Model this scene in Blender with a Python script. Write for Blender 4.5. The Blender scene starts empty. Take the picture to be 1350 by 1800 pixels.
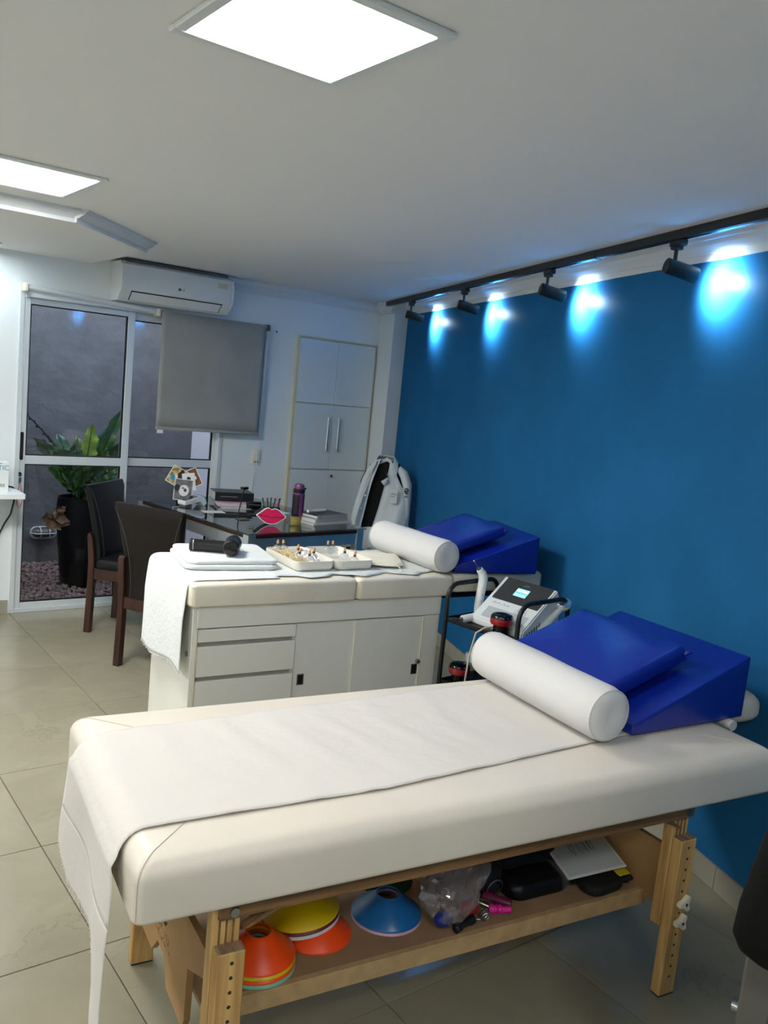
import bpy, bmesh, math, random
from mathutils import Matrix, Vector, noise
random.seed(7)
S = bpy.context.scene
COL = S.collection
R = math.radians

# ------------------------------------------------------------------ camera, world, exposure
F_PX, YAW, PITCH, ROLL = 1510.08, R(37.4963), R(7.8934), R(-5.5602)
fw = Vector((math.sin(YAW)*math.cos(PITCH), math.cos(YAW)*math.cos(PITCH), -math.sin(PITCH)))
rt = Vector((math.cos(YAW), -math.sin(YAW), 0)); dn = fw.cross(rt)
r2 = math.cos(ROLL)*rt + math.sin(ROLL)*dn
d2 = -math.sin(ROLL)*rt + math.cos(ROLL)*dn
cam_d = bpy.data.cameras.new('camera'); cam = bpy.data.objects.new('camera', cam_d); COL.objects.link(cam)
m = Matrix.Identity(4)
for i in range(3):
    m[i][0] = r2[i]; m[i][1] = -d2[i]; m[i][2] = -fw[i]
m[0][3], m[1][3], m[2][3] = 0, 0, 1.66
cam.matrix_world = m
cam_d.sensor_fit = 'HORIZONTAL'; cam_d.sensor_width = 36; cam_d.lens = 36*F_PX/1350
cam_d.clip_start = .02
S.camera = cam
S.view_settings.view_transform = 'Standard'; S.view_settings.look = 'None'
S.view_settings.exposure = 1.56; S.view_settings.gamma = 1; S.view_settings.use_curve_mapping = False
W = bpy.data.worlds.new('sky'); S.world = W; W.use_nodes = True
bg = W.node_tree.nodes['Background']; bg.inputs[0].default_value = (.72, .76, .84, 1); bg.inputs[1].default_value = 2.2
PANEL_E = 13.5        # ceiling panel emission
PANEL_C = (1, .985, .955)
SPOT_W = 12.0
SPOT_C = (.66, .86, 1)

# ------------------------------------------------------------------ materials
def lin(c):
    c = c/255.
    return c/12.92 if c <= .04045 else ((c+.055)/1.055)**2.4
def rgb(c): return (lin(c[0]), lin(c[1]), lin(c[2]), 1)
MATS = {}
def M(name, col, rough=.5, metal=0, var=0, vs=8, bump=0, bs=80, spec=.5, coat=0, stretch=None, alpha=1, emit=0, sheen=0, world=False, bd=.01, crough=.03):
    mt = bpy.data.materials.new(name); mt.use_nodes = True
    nt = mt.node_tree; N = nt.nodes; L = nt.links
    p = N['Principled BSDF']
    p.inputs['Base Color'].default_value = rgb(col); p.inputs['Roughness'].default_value = rough
    p.inputs['Metallic'].default_value = metal; p.inputs['Specular IOR Level'].default_value = spec
    p.inputs['Coat Weight'].default_value = coat; p.inputs['Coat Roughness'].default_value = crough; p.inputs['Alpha'].default_value = alpha
    if sheen: p.inputs['Sheen Weight'].default_value = sheen
    if emit:
        p.inputs['Emission Color'].default_value = rgb(col); p.inputs['Emission Strength'].default_value = emit
    if var or bump:
        if world:
            src = N.new('ShaderNodeNewGeometry').outputs['Position']
        else:
            src = N.new('ShaderNodeTexCoord').outputs['Object']
        mp = N.new('ShaderNodeMapping'); L.new(src, mp.inputs[0])
        if stretch: mp.inputs['Scale'].default_value = stretch
        if var:
            n1 = N.new('ShaderNodeTexNoise'); n1.inputs['Scale'].default_value = vs; n1.inputs['Detail'].default_value = 5
            L.new(mp.outputs[0], n1.inputs['Vector'])
            cr = N.new('ShaderNodeValToRGB'); cr.color_ramp.elements[0].position = .3; cr.color_ramp.elements[1].position = .7
            cr.color_ramp.elements[0].color = rgb([max(0, x*(1-var)) for x in col])
            cr.color_ramp.elements[1].color = rgb([min(255, x*(1+var*.35)) for x in col])
            L.new(n1.outputs['Fac'], cr.inputs[0]); L.new(cr.outputs[0], p.inputs['Base Color'])
        if bump:
            n2 = N.new('ShaderNodeTexNoise'); n2.inputs['Scale'].default_value = bs; n2.inputs['Detail'].default_value = 4
            L.new(mp.outputs[0], n2.inputs['Vector'])
            b = N.new('ShaderNodeBump'); b.inputs['Strength'].default_value = bump; b.inputs['Distance'].default_value = bd
            L.new(n2.outputs['Fac'], b.inputs['Height']); L.new(b.outputs[0], p.inputs['Normal'])
    MATS[name] = mt
    return mt
def glassy(name, tint, rough=.0, gl=1.0, opac=0.0, ocol=(255, 255, 255)):
    """thin clear sheet: transparent with a fresnel gloss, optionally a little milky"""
    mt = bpy.data.materials.new(name); mt.use_nodes = True
    nt = mt.node_tree; N = nt.nodes; L = nt.links
    N.remove(N['Principled BSDF']); out = N['Material Output']
    t = N.new('ShaderNodeBsdfTransparent'); t.inputs[0].default_value = rgb(tint)
    g = N.new('ShaderNodeBsdfGlossy'); g.inputs['Roughness'].default_value = rough
    lw = N.new('ShaderNodeLayerWeight'); lw.inputs['Blend'].default_value = .5
    pw = N.new('ShaderNodeMath'); pw.operation = 'POWER'; pw.inputs[1].default_value = 5; L.new(lw.outputs['Facing'], pw.inputs[0])
    fr = N.new('ShaderNodeMath'); fr.operation = 'MULTIPLY_ADD'; fr.inputs[1].default_value = .96; fr.inputs[2].default_value = .04; L.new(pw.outputs[0], fr.inputs[0])
    mu = N.new('ShaderNodeMath'); mu.operation = 'MULTIPLY'; mu.use_clamp = True; mu.inputs[1].default_value = gl; L.new(fr.outputs[0], mu.inputs[0])
    base = t
    if opac:
        d = N.new('ShaderNodeBsdfDiffuse'); d.inputs[0].default_value = rgb(ocol)
        mx0 = N.new('ShaderNodeMixShader'); mx0.inputs[0].default_value = opac
        L.new(t.outputs[0], mx0.inputs[1]); L.new(d.outputs[0], mx0.inputs[2]); base = mx0
    mx = N.new('ShaderNodeMixShader'); L.new(mu.outputs[0], mx.inputs[0])
    L.new(base.outputs[0], mx.inputs[1]); L.new(g.outputs[0], mx.inputs[2]); L.new(mx.outputs[0], out.inputs[0])
    MATS[name] = mt
    return mt
def emitter(name, col, strength):
    mt = bpy.data.materials.new(name); mt.use_nodes = True
    nt = mt.node_tree; N = nt.nodes; L = nt.links
    N.remove(N['Principled BSDF'])
    e = N.new('ShaderNodeEmission'); e.inputs[0].default_value = (*col, 1); e.inputs[1].default_value = strength
    L.new(e.outputs[0], N['Material Output'].inputs[0]); MATS[name] = mt
    return mt
def woodmat(name, c0, c1, rough=.5, sc=(3, 40, 40), bump=.15):
    mt = bpy.data.materials.new(name); mt.use_nodes = True
    nt = mt.node_tree; N = nt.nodes; L = nt.links; p = N['Principled BSDF']
    tc = N.new('ShaderNodeTexCoord'); mp = N.new('ShaderNodeMapping'); mp.inputs['Scale'].default_value = sc
    L.new(tc.outputs['Object'], mp.inputs[0])
    n1 = N.new('ShaderNodeTexNoise'); n1.inputs['Scale'].default_value = 1; n1.inputs['Detail'].default_value = 6; n1.inputs['Distortion'].default_value = .6
    L.new(mp.outputs[0], n1.inputs['Vector'])
    cr = N.new('ShaderNodeValToRGB'); cr.color_ramp.elements[0].position = .35; cr.color_ramp.elements[1].position = .65
    cr.color_ramp.elements[0].color = rgb(c0); cr.color_ramp.elements[1].color = rgb(c1)
    L.new(n1.outputs['Fac'], cr.inputs[0]); L.new(cr.outputs[0], p.inputs['Base Color'])
    b = N.new('ShaderNodeBump'); b.inputs['Strength'].default_value = bump; b.inputs['Distance'].default_value = .004
    L.new(n1.outputs['Fac'], b.inputs['Height']); L.new(b.outputs[0], p.inputs['Normal'])
    p.inputs['Roughness'].default_value = rough
    MATS[name] = mt
    return mt
def tilemat():
    mt = bpy.data.materials.new('porcelain_tile'); mt.use_nodes = True
    nt = mt.node_tree; N = nt.nodes; L = nt.links; p = N['Principled BSDF']
    geo = N.new('ShaderNodeNewGeometry'); oi = N.new('ShaderNodeObjectInfo')
    add = N.new('ShaderNodeVectorMath'); add.operation = 'ADD'
    sc = N.new('ShaderNodeVectorMath'); sc.operation = 'SCALE'; sc.inputs['Scale'].default_value = 17.0
    cmb = N.new('ShaderNodeCombineXYZ'); L.new(oi.outputs['Random'], cmb.inputs[0]); L.new(oi.outputs['Random'], cmb.inputs[1])
    L.new(cmb.outputs[0], sc.inputs[0]); L.new(geo.outputs['Position'], add.inputs[0]); L.new(sc.outputs[0], add.inputs[1])
    n1 = N.new('ShaderNodeTexNoise'); n1.inputs['Scale'].default_value = 2.6; n1.inputs['Detail'].default_value = 9; n1.inputs['Roughness'].default_value = .62; n1.inputs['Distortion'].default_value = .9
    L.new(add.outputs[0], n1.inputs['Vector'])
    # thin veins where the noise crosses one half
    sub = N.new('ShaderNodeMath'); sub.operation = 'SUBTRACT'; sub.inputs[1].default_value = .5; L.new(n1.outputs['Fac'], sub.inputs[0])
    ab = N.new('ShaderNodeMath'); ab.operation = 'ABSOLUTE'; L.new(sub.outputs[0], ab.inputs[0])
    vr = N.new('ShaderNodeValToRGB'); vr.color_ramp.elements[0].position = 0; vr.color_ramp.elements[1].position = .012
    vr.color_ramp.elements[0].color = (.0, .0, .0, 1); vr.color_ramp.elements[1].color = (1, 1, 1, 1); L.new(ab.outputs[0], vr.inputs[0])
    n2 = N.new('ShaderNodeTexNoise'); n2.inputs['Scale'].default_value = 1.7; n2.inputs['Detail'].default_value = 4; L.new(add.outputs[0], n2.inputs['Vector'])
    gate = N.new('ShaderNodeValToRGB'); gate.color_ramp.elements[0].position = .50; gate.color_ramp.elements[1].position = .62; L.new(n2.outputs['Fac'], gate.inputs[0])
    inv = N.new('ShaderNodeMath'); inv.operation = 'SUBTRACT'; inv.inputs[0].default_value = 1; L.new(vr.outputs[0], inv.inputs[1])
    mul = N.new('ShaderNodeMath'); mul.operation = 'MULTIPLY'; L.new(inv.outputs[0], mul.inputs[0]); L.new(gate.outputs[0], mul.inputs[1])
    mu2 = N.new('ShaderNodeMath'); mu2.operation = 'MULTIPLY'; mu2.inputs[1].default_value = .26; L.new(mul.outputs[0], mu2.inputs[0])
    base = N.new('ShaderNodeValToRGB'); base.color_ramp.elements[0].position = .25; base.color_ramp.elements[1].position = .75
    base.color_ramp.elements[0].color = rgb((136, 131, 111)); base.color_ramp.elements[1].color = rgb((152, 147, 126)); L.new(n1.outputs['Fac'], base.inputs[0])
    mix = N.new('ShaderNodeMixRGB'); L.new(mu2.outputs[0], mix.inputs[0]); L.new(base.outputs[0], mix.inputs[1]); mix.inputs[2].default_value = rgb((92, 86, 74))
    L.new(mix.outputs[0], p.inputs['Base Color']); p.inputs['Roughness'].default_value = .17; p.inputs['Specular IOR Level'].default_value = .5
    MATS['tile'] = mt
tilemat()
M('grout', (140, 135, 120), .8)
M('skirting', (165, 161, 145), .3, var=.06, vs=6, world=True)
M('white_paint', (226, 233, 235), .6, bump=.05, bs=60, world=True)  # neutral white wall, with the spotlights' cool cast mixed into its colour
M('ceiling_paint', (232, 231, 229), .75, bump=.03, bs=50, world=True)
M('crown_plaster', (215, 219, 222), .5)
M('blue_paint', (38, 104, 154), .6, spec=.0, coat=.09, crough=.36, var=.05, vs=3, bump=.035, bs=28, world=True)
M('render_grey', (102, 104, 108), .9, var=.10, vs=5, bump=.7, bs=10, world=True, bd=.018)
M('white_render', (232, 232, 242), .8, bump=.1, bs=20, world=True)
M('white_alu', (208, 216, 220), .28, metal=.15)
M('rubber', (14, 15, 18), .5)
M('black_plastic', (18, 18, 20), .4)
M('black_metal', (14, 14, 15), .42)
M('gloss_black', (8, 8, 10), .12)
M('chrome', (214, 219, 222), .30, metal=.92)
M('steel', (165, 165, 165), .3, metal=1)
M('white_plastic', (222, 226, 226), .3)
M('cream_plastic', (226, 220, 196), .4)
M('blind_fabric', (150, 151, 148), .8, var=.07, vs=3, bump=.06, bs=300)
M('cupboard_white', (212, 220, 222), .42)
M('cupboard_edge', (206, 200, 168), .5)
M('leather_brown', (20, 14, 13), .45, spec=.3, bump=.12, bs=160)
M('leather_black', (8, 10, 15), .42, spec=.3, bump=.1, bs=160)
M('seat_black', (7, 7, 9), .7, spec=.2, bump=.1, bs=200)
woodmat('walnut', (36, 16, 9), (62, 30, 18), .38, (40, 40, 4))
woodmat('pine', (176, 134, 78), (214, 176, 112), .5, (34, 34, 3))
woodmat('end_grain', (118, 92, 68), (162, 136, 108), .7, (60, 8, 90))
woodmat('rail_wood', (92, 66, 42), (138, 102, 64), .6, (3, 40, 40))
M('mdf', (172, 134, 86), .65, var=.08, vs=5, bump=.08, bs=150)
M('mdf_edge', (186, 154, 108), .7, var=.08, vs=30)
M('shelf_board', (160, 128, 94), .6, var=.12, vs=6)
M('ink', (40, 36, 34), .6)
M('pad_vinyl', (220, 212, 198), .42, var=.03, vs=3, bump=.04, bs=120)
M('couch_vinyl', (230, 223, 205), .36, var=.04, vs=5, bump=.06, bs=60)
M('seam', (196, 184, 162), .6)
M('sheet_cloth', (209, 204, 197), .85, bump=.16, bs=38, sheen=.2)
M('towel', (208, 213, 212), .9, bump=.35, bs=55, sheen=.3)
M('bolster_cloth', (212, 211, 209), .85, bump=.18, bs=30)
M('thread', (240, 240, 238), .9)
M('blue_vinyl', (12, 36, 142), .3, bump=.10, bs=22, spec=.6)
M('blue_vinyl_seam', (8, 24, 104), .4)
M('cabinet_white', (228, 227, 218), .4)
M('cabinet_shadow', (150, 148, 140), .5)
M('cabinet_edge', (226, 219, 198), .4)
M('tray_plastic', (224, 220, 208), .4)
M('foil', (226, 228, 232), .34, metal=.75)
M('straw', (226, 206, 160), .8)
M('cork', (214, 156, 104), .6)
M('cotton', (232, 226, 206), .9, bump=.3, bs=70)
glassy('window_glass', (240, 243, 246), .0, 1.0)
glassy('desk_glass', (206, 216, 216), .01, 1.3)
glassy('cup_glass', (244, 246, 247), .03, 1.6, .14, (235, 238, 240))
glassy('bag_film', (232, 230, 232), .12, 2.2, .16, (205, 200, 205))
glassy('sleeve_film', (240, 240, 242), .08, 2.0, .12, (215, 215, 220))
glassy('bottle_clear', (214, 220, 220), .04, 1.3, .12, (170, 178, 182))
M('coat_cloth', (206, 214, 216), .85, bump=.2, bs=25)
M('embroid', (24, 28, 40), .8)
M('embroid_pale', (150, 162, 170), .85)
M('pot_black', (5, 6, 9), .5, spec=.25)
M('soil', (34, 24, 18), .95, bump=.5, bs=60)
M('leaf_dark', (46, 80, 44), .34, var=.25, vs=14)
M('leaf_mid', (74, 116, 50), .34, var=.25, vs=14)
M('leaf_lime', (150, 184, 66), .42, var=.15, vs=14)
M('leaf_blue', (84, 134, 112), .35, var=.25, vs=12)
M('midrib', (24, 32, 18), .5)
M('leaf_dry', (138, 104, 80), .7, var=.45, vs=22)
M('pebble', (126, 104, 103), .8, var=.30, vs=22, world=True)
M('bezel', (54, 55, 56), .35)
M('device_grey', (178, 186, 186), .4)
M('screen', (120, 205, 228), .3, emit=.75)
M('screen_line', (232, 248, 252), .3, emit=.9)
M('screen_dark', (60, 140, 180), .3, emit=.6)
M('cup_red', (150, 20, 30), .2, coat=.6)
M('cable', (206, 200, 184), .5)
M('cone_orange', (255, 78, 10), .38, var=.04)
M('cone_yellow', (222, 190, 12), .38, var=.04)
M('cone_mint', (120, 196, 168), .4)
M('cone_maroon', (104, 26, 34), .4)
M('cone_white', (216, 206, 214), .4)
M('cone_blue', (24, 98, 160), .3)
M('cone_pink', (206, 170, 190), .4)
M('cone_green', (10, 78, 36), .5)
M('red_cloth', (120, 16, 20), .8, bump=.3, bs=30)
M('strap_black', (11, 12, 15), .75, bump=.25, bs=120)
M('magenta', (224, 30, 150), .4)
M('maroon_plastic', (92, 14, 52), .45)
M('paper', (208, 206, 204), .7)
M('paper_print', (120, 118, 118), .8)
M('lips', (222, 20, 88), .5, bump=.15, bs=80)
M('lips_line', (120, 6, 44), .6)
M('white_felt', (236, 232, 232), .8)
M('gold', (190, 168, 92), .32, metal=.7)
M('bottle_purple', (112, 52, 104), .3, coat=.3)
M('bottle_grip', (24, 18, 26), .6)
M('pink_cover', (206, 158, 176), .6, var=.1, vs=20)
M('book_cover', (26, 30, 34), .35, var=.3, vs=14)
M('book_pages', (206, 208, 206), .8, stretch=(1, 1, 60), bump=.4, bs=20)
M('teal', (30, 150, 190), .4)
M('photo_yellow', (196, 176, 112), .4, var=.6, vs=34)
M('photo_brown', (128, 74, 48), .4, var=.5, vs=26)
M('photo_grey', (112, 112, 114), .4, var=.45, vs=24)
M('photo_back', (226, 226, 224), .5)
M('pen_blue', (20, 40, 130), .35); M('pen_red', (190, 30, 60), .35); M('pen_green', (20, 90, 60), .35); M('pen_white', (220, 220, 220), .35)
M('key_blue', (60, 84, 110), .4); M('lanyard_pink', (206, 120, 116), .6)
M('sticker', (196, 196, 172), .5); M('box_card', (222, 228, 226), .5); M('box_blue', (70, 150, 190), .5); M('barcode', (120, 122, 122), .6)
M('spiral_wire', (208, 210, 212), .3, metal=.8)
M('grey_plastic', (86, 84, 80), .42)
M('yellow_tag', (196, 176, 20), .6)
emitter('panel_light', PANEL_C, PANEL_E)
emitter('spot_lens', SPOT_C, 14)
emitter('downlight', (.85, .95, 1), 60)

# ------------------------------------------------------------------ mesh helpers
def B(): return bmesh.new()
def box(bm, c, s, rot=None, bevel=0, seg=1):
    mt = Matrix.Translation(Vector(c))
    if rot is not None: mt = mt @ rot.to_4x4()
    mt = mt @ Matrix.Diagonal((s[0], s[1], s[2], 1))
    g = bmesh.ops.create_cube(bm, size=1, matrix=mt)
    if bevel:
        vs = set(g['verts']); ed = [e for e in bm.edges if e.verts[0] in vs and e.verts[1] in vs]
        bmesh.ops.bevel(bm, geom=ed, offset=bevel, segments=seg, profile=.5, affect='EDGES', clamp_overlap=True)
    return bm
def bx(bm, x0, x1, y0, y1, z0, z1, bevel=0, seg=1):
    return box(bm, ((x0+x1)/2, (y0+y1)/2, (z0+z1)/2), (x1-x0, y1-y0, z1-z0), None, bevel, seg)
def frame_of(d):
    d = d.normalized(); a = Vector((0, 0, 1)) if abs(d.z) < .9 else Vector((1, 0, 0))
    x = a.cross(d).normalized(); return x, d.cross(x)
def tube(bm, pts, r, seg=8, closed=False, cap=True):
    pts = [Vector(p) for p in pts]; n = len(pts); rs = r if isinstance(r, (list, tuple)) else [r]*n
    rings = []; x = None
    for i, p in enumerate(pts):
        if closed: d = pts[(i+1) % n]-pts[i-1]
        else: d = pts[min(i+1, n-1)]-pts[max(i-1, 0)]
        d.normalize()
        if x is None: x, y = frame_of(d)
        else:
            x = (x-d*x.dot(d)).normalized(); y = d.cross(x)
        rings.append([bm.verts.new(p+(x*math.cos(2*math.pi*k/seg)+y*math.sin(2*math.pi*k/seg))*rs[i]) for k in range(seg)])
    for i in range(n if closed else n-1):
        a, b = rings[i], rings[(i+1) % n]
        for k in range(seg): bm.faces.new((a[k], a[(k+1) % seg], b[(k+1) % seg], b[k]))
    if cap and not closed:
        bm.faces.new(rings[0][::-1]); bm.faces.new(rings[-1])
    return bm
def cyl(bm, p0, p1, r0, r1=None, seg=20):
    return tube(bm, [p0, p1], [r0, r0 if r1 is None else r1], seg)
def lathe(bm, prof, seg=28, mat=None, closed_prof=False):
    rings = []
    for (r, z) in prof:
        if r < 1e-6: rings.append([bm.verts.new((0, 0, z))])
        else: rings.append([bm.verts.new((r*math.cos(2*math.pi*k/seg), r*math.sin(2*math.pi*k/seg), z)) for k in range(seg)])
    pr = list(zip(rings[:-1], rings[1:]))
    if closed_prof: pr.append((rings[-1], rings[0]))
    for a, b in pr:
        if len(a) == 1 and len(b) == 1: continue
        for k in range(seg):
            k2 = (k+1) % seg
            if len(a) == 1: bm.faces.new((a[0], b[k2], b[k]))
            elif len(b) == 1: bm.faces.new((a[k], a[k2], b[0]))
            else: bm.faces.new((a[k], a[k2], b[k2], b[k]))
    if mat is not None: bmesh.ops.transform(bm, matrix=mat, verts=[v for rg in rings for v in rg])
    return bm
def prism(bm, poly, h0, h1, mat=None):
    a = [bm.verts.new((p[0], p[1], h0)) for p in poly]; b = [bm.verts.new((p[0], p[1], h1)) for p in poly]
    n = len(poly); bm.faces.new(a[::-1]); bm.faces.new(b)
    for i in range(n): bm.faces.new((a[i], a[(i+1) % n], b[(i+1) % n], b[i]))
    if mat is not None: bmesh.ops.transform(bm, matrix=mat, verts=a+b)
    return bm
def sheet(bm, nu, nv, fn):
    g = [[bm.verts.new(fn(i/nu, j/nv)) for j in range(nv+1)] for i in range(nu+1)]
    for i in range(nu):
        for j in range(nv): bm.faces.new((g[i][j], g[i+1][j], g[i+1][j+1], g[i][j+1]))
    return bm
def rrect(w, h, r, seg=5):
    out = []
    for (cx, cy, a0) in ((w/2-r, h/2-r, 0), (-w/2+r, h/2-r, 90), (-w/2+r, -h/2+r, 180), (w/2-r, -h/2+r, 270)):
        for k in range(seg+1):
            a = R(a0+90*k/seg); out.append((cx+r*math.cos(a), cy+r*math.sin(a)))
    return out
def cushion(bm, x0, x1, y0, y1, z0, z1, rt=.03, rb=.01, rc=.03, crown=.0, seg=5, cseg=5, wob=0):
    """soft pad: rounded-rectangle rings stacked along z with rounded top and bottom edges"""
    w, h = x1-x0, y1-y0; cx, cy = (x0+x1)/2, (y0+y1)/2
    lv = []
    for k in range(seg+1):
        a = math.pi/2*k/seg; lv.append((rb*(1-math.sin(a)), z0+rb*(1-math.cos(a))))
    for k in range(seg+1):
        a = math.pi/2*k/seg; lv.append((rt*(1-math.cos(a)), z1-rt+rt*math.sin(a)))
    for t in (.15, .35, .6, .85): lv.append((rt+t*(min(w, h)/2-rt), z1+crown*math.sin(t*math.pi/2)))
    rings = []
    for (ins, z) in lv:
        ww, hh = max(w-2*ins, .004), max(h-2*ins, .004); rr = max(min(rc, ww/2-.001, hh/2-.001), .001) if ins < rt+.001 else max(min(rc, ww/2-.001, hh/2-.001), .0008)
        rg = []
        for (px, py) in rrect(ww, hh, rr, cseg):
            dz = wob*noise.noise(Vector((px*6, py*6, z*3))) if wob else 0
            rg.append(bm.verts.new((cx+px, cy+py, z+dz)))
        rings.append(rg)
    n = len(rings[0])
    for a, b in zip(rings[:-1], rings[1:]):
        for k in range(n): bm.faces.new((a[k], a[(k+1) % n], b[(k+1) % n], b[k]))
    bm.faces.new(rings[0][::-1]); bm.faces.new(rings[-1])
    return bm
def obj(name, bm, mat, parent=None, loc=None, rot=None, smooth=True, ang=38, solid=0):
    bmesh.ops.recalc_face_normals(bm, faces=bm.faces[:])
    me = bpy.data.meshes.new(name); bm.to_mesh(me); bm.free()
    me.materials.append(MATS[mat])
    if smooth:
        me.shade_smooth(); me.set_sharp_from_angle(angle=R(ang))
    o = bpy.data.objects.new(name, me); COL.objects.link(o)
    if parent is not None: o.parent = parent
    if loc is not None: o.location = loc
    if rot is not None: o.rotation_euler = rot
    if solid:
        md = o.modifiers.new('thickness', 'SOLIDIFY'); md.thickness = solid; md.offset = 0
    return o
def tag(o, label, cat, group=None):
    o['label'] = label; o['category'] = cat
    if group: o['group'] = group
    return o
def struct(o, label=None):
    o['kind'] = 'structure'
    if label: o['label'] = label
    return o
def thing(name, label, cat, loc=(0, 0, 0), rz=0, group=None):
    o = bpy.data.objects.new(name, None); COL.objects.link(o); o.empty_display_size = .1
    o.location = loc; o.rotation_euler = (0, 0, rz)
    return tag(o, label, cat, group)
def dup(o, parent=None):
    c = o.copy(); COL.objects.link(c); c.parent = parent
    for ch in o.children: dup(ch, c)
    return c
def text(name, s, size, mat, parent, mtx, ext=.0006, align='CENTER'):
    cu = bpy.data.curves.new(name, 'FONT'); cu.body = s; cu.size = size; cu.extrude = ext; cu.align_x = align; cu.align_y = 'CENTER'
    t = bpy.data.objects.new(name, cu); COL.objects.link(t)
    dg = bpy.context.evaluated_depsgraph_get()
    me = bpy.data.meshes.new_from_object(t.evaluated_get(dg)); bpy.data.objects.remove(t)
    me.materials.clear(); me.materials.append(MATS[mat]); me.name = name
    o = bpy.data.objects.new(name, me); COL.objects.link(o); o.parent = parent; o.matrix_local = mtx
    return o
def axes(o, x, y, z=None):
    x = Vector(x).normalized(); y = Vector(y); y = (y-x*y.dot(x)).normalized(); z = x.cross(y)
    mm = Matrix.Identity(4)
    for i in range(3): mm[i][0] = x[i]; mm[i][1] = y[i]; mm[i][2] = z[i]; mm[i][3] = o[i]
    return mm
def scribble(bm, mtx, w, h, n, t=.0012, seed=1):
    """rows of small stroke marks, like print too fine to read"""
    rr = random.Random(seed); x = 0
    step = w/n
    for i in range(n):
        if rr.random() < .12: continue
        x = -w/2+step*(i+.5)
        for k in range(2):
            a = Vector((x+rr.uniform(-.4, .4)*step, rr.uniform(-.5, .5)*h, 0)); b = Vector((x+rr.uniform(-.4, .4)*step, rr.uniform(-.5, .5)*h, 0))
            d = (b-a)
            if d.length < h*.3: b = a+Vector((0, h*.6, 0)); d = b-a
            q = Vector((-d.y, d.x, 0)).normalized()*t/2
            vs = [bm.verts.new(mtx @ p) for p in (a-q, b-q, b+q, a+q)]
            bm.faces.new(vs)
    return bm

# ------------------------------------------------------------------ room shell
CEIL = 2.36; YB = 5.77
WX, WY = 2.868, 1.635                       # a point of the blue wall on the floor
WD = Vector((.34122, .93998, 0)); WN = Vector((-.93998, .34122, 0))   # along the wall, and into the room
def wall_pt(y, off=0, z=0):
    p = Vector((WX+(y-WY)*WD.x/WD.y, y, z)); return p+WN*off
XL, YF = -2.0, -1.5

fl = B(); bx(fl, XL-.1, 4.9, YF-.1, YB+.02, -.12, -.008)
floor = struct(obj('floor', fl, 'grout', smooth=False), 'grey beige polished porcelain tile floor')
TX0, TSX, TY0, TSY = .838, .5875, 1.6285, .6075
tb = B(); bx(tb, -TSX/2+.0016, TSX/2-.0016, -TSY/2+.0016, TSY/2-.0016, -.009, 0, .0012)
bmesh.ops.recalc_face_normals(tb, faces=tb.faces[:])
tme = bpy.data.meshes.new('tile'); tb.to_mesh(tme); tb.free(); tme.materials.append(MATS['tile'])
for i in range(-5, 7):
    for j in range(-6, 8):
        cx, cy = TX0+(i+.5)*TSX, TY0+(j+.5)*TSY
        if cy-TSY/2 > YB-.01 or cx-TSX/2 > wall_pt(cy+TSY/2).x+.02 or cx+TSX/2 < XL: continue
        if cy+TSY/2 > YB+.02:
            cut = B(); bx(cut, -TSX/2+.0016, TSX/2-.0016, -TSY/2+.0016, YB-cy, -.009, 0, .0012)
            o = obj('tile', cut, 'tile', floor, smooth=False)
        else:
            o = bpy.data.objects.new('tile', tme); COL.objects.link(o); o.parent = floor
        o.location = (cx, cy, 0)

c = B(); bx(c, XL-.1, 4.9, YF-.1, YB+.1, CEIL, CEIL+.1); struct(obj('ceiling', c, 'ceiling_paint', smooth=False), 'plain grey white plaster ceiling')
# back wall with the sliding door opening
DX0, DX1, DZ1 = 1.425, 2.862, 2.066
b = B()
bx(b, XL-.1, DX0, YB, YB+.14, 0, CEIL); bx(b, DX1, 4.9, YB, YB+.14, 0, CEIL); bx(b, DX0, DX1, YB, YB+.14, DZ1, CEIL)
struct(obj('wall_back', b, 'white_paint', smooth=False), 'white back wall with the glass door')
# corner pilaster
p = B(); prism(p, [(4.19, YB), (4.138, 5.50), (4.40, 5.50), (4.6, YB)], 0, CEIL)
struct(obj('trim_1', p, 'white_paint', smooth=False), 'white corner pilaster beside the blue wall')
# blue wall
b = B(); a0, a1 = wall_pt(YF-.1), wall_pt(YB+.05); o1 = -WN*.12
prism(b, [(a0.x, a0.y), (a1.x, a1.y), (a1.x+o1.x, a1.y+o1.y), (a0.x+o1.x, a0.y+o1.y)], 0, CEIL)
struct(obj('wall_right', b, 'blue_paint', smooth=False), 'saturated blue painted accent wall')
b = B(); bx(b, XL-.1, XL, YF-.1, YB, 0, CEIL); struct(obj('wall_left', b, 'white_paint', smooth=False))
b = B(); bx(b, XL-.1, wall_pt(YF).x, YF-.1, YF, 0, CEIL); struct(obj('wall_front', b, 'white_paint', smooth=False))
# skirting tiles
sk = B()
q0, q1 = wall_pt(YF), wall_pt(5.49)
def wallprism(bm, y0, y1, off0, off1, z0, z1):
    A, Bp = wall_pt(y0, off0), wall_pt(y1, off0); Cc, D = wall_pt(y1, off1), wall_pt(y0, off1)
    return prism(bm, [(A.x, A.y), (Bp.x, Bp.y), (Cc.x, Cc.y), (D.x, D.y)], z0, z1)
bs = struct(obj('baseboard_right', wallprism(B(), YF, 5.49, 0, .004, 0, .09), 'grout', smooth=False), 'beige tile skirting along the blue wall')
yy = YF
while yy < 5.4:
    obj('skirting_tile', wallprism(B(), yy+.0015, min(yy+.5985, 5.49), .003, .011, .002, .09), 'skirting', bs, smooth=False); yy += .6
b = B(); bx(b, XL, DX0-.01, YB-.011, YB, 0, .09); bx(b, DX1+.01, 4.15, YB-.011, YB, 0, .09)
struct(obj('baseboard_back', b, 'skirting', smooth=False), 'beige tile skirting along the back wall')
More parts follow.
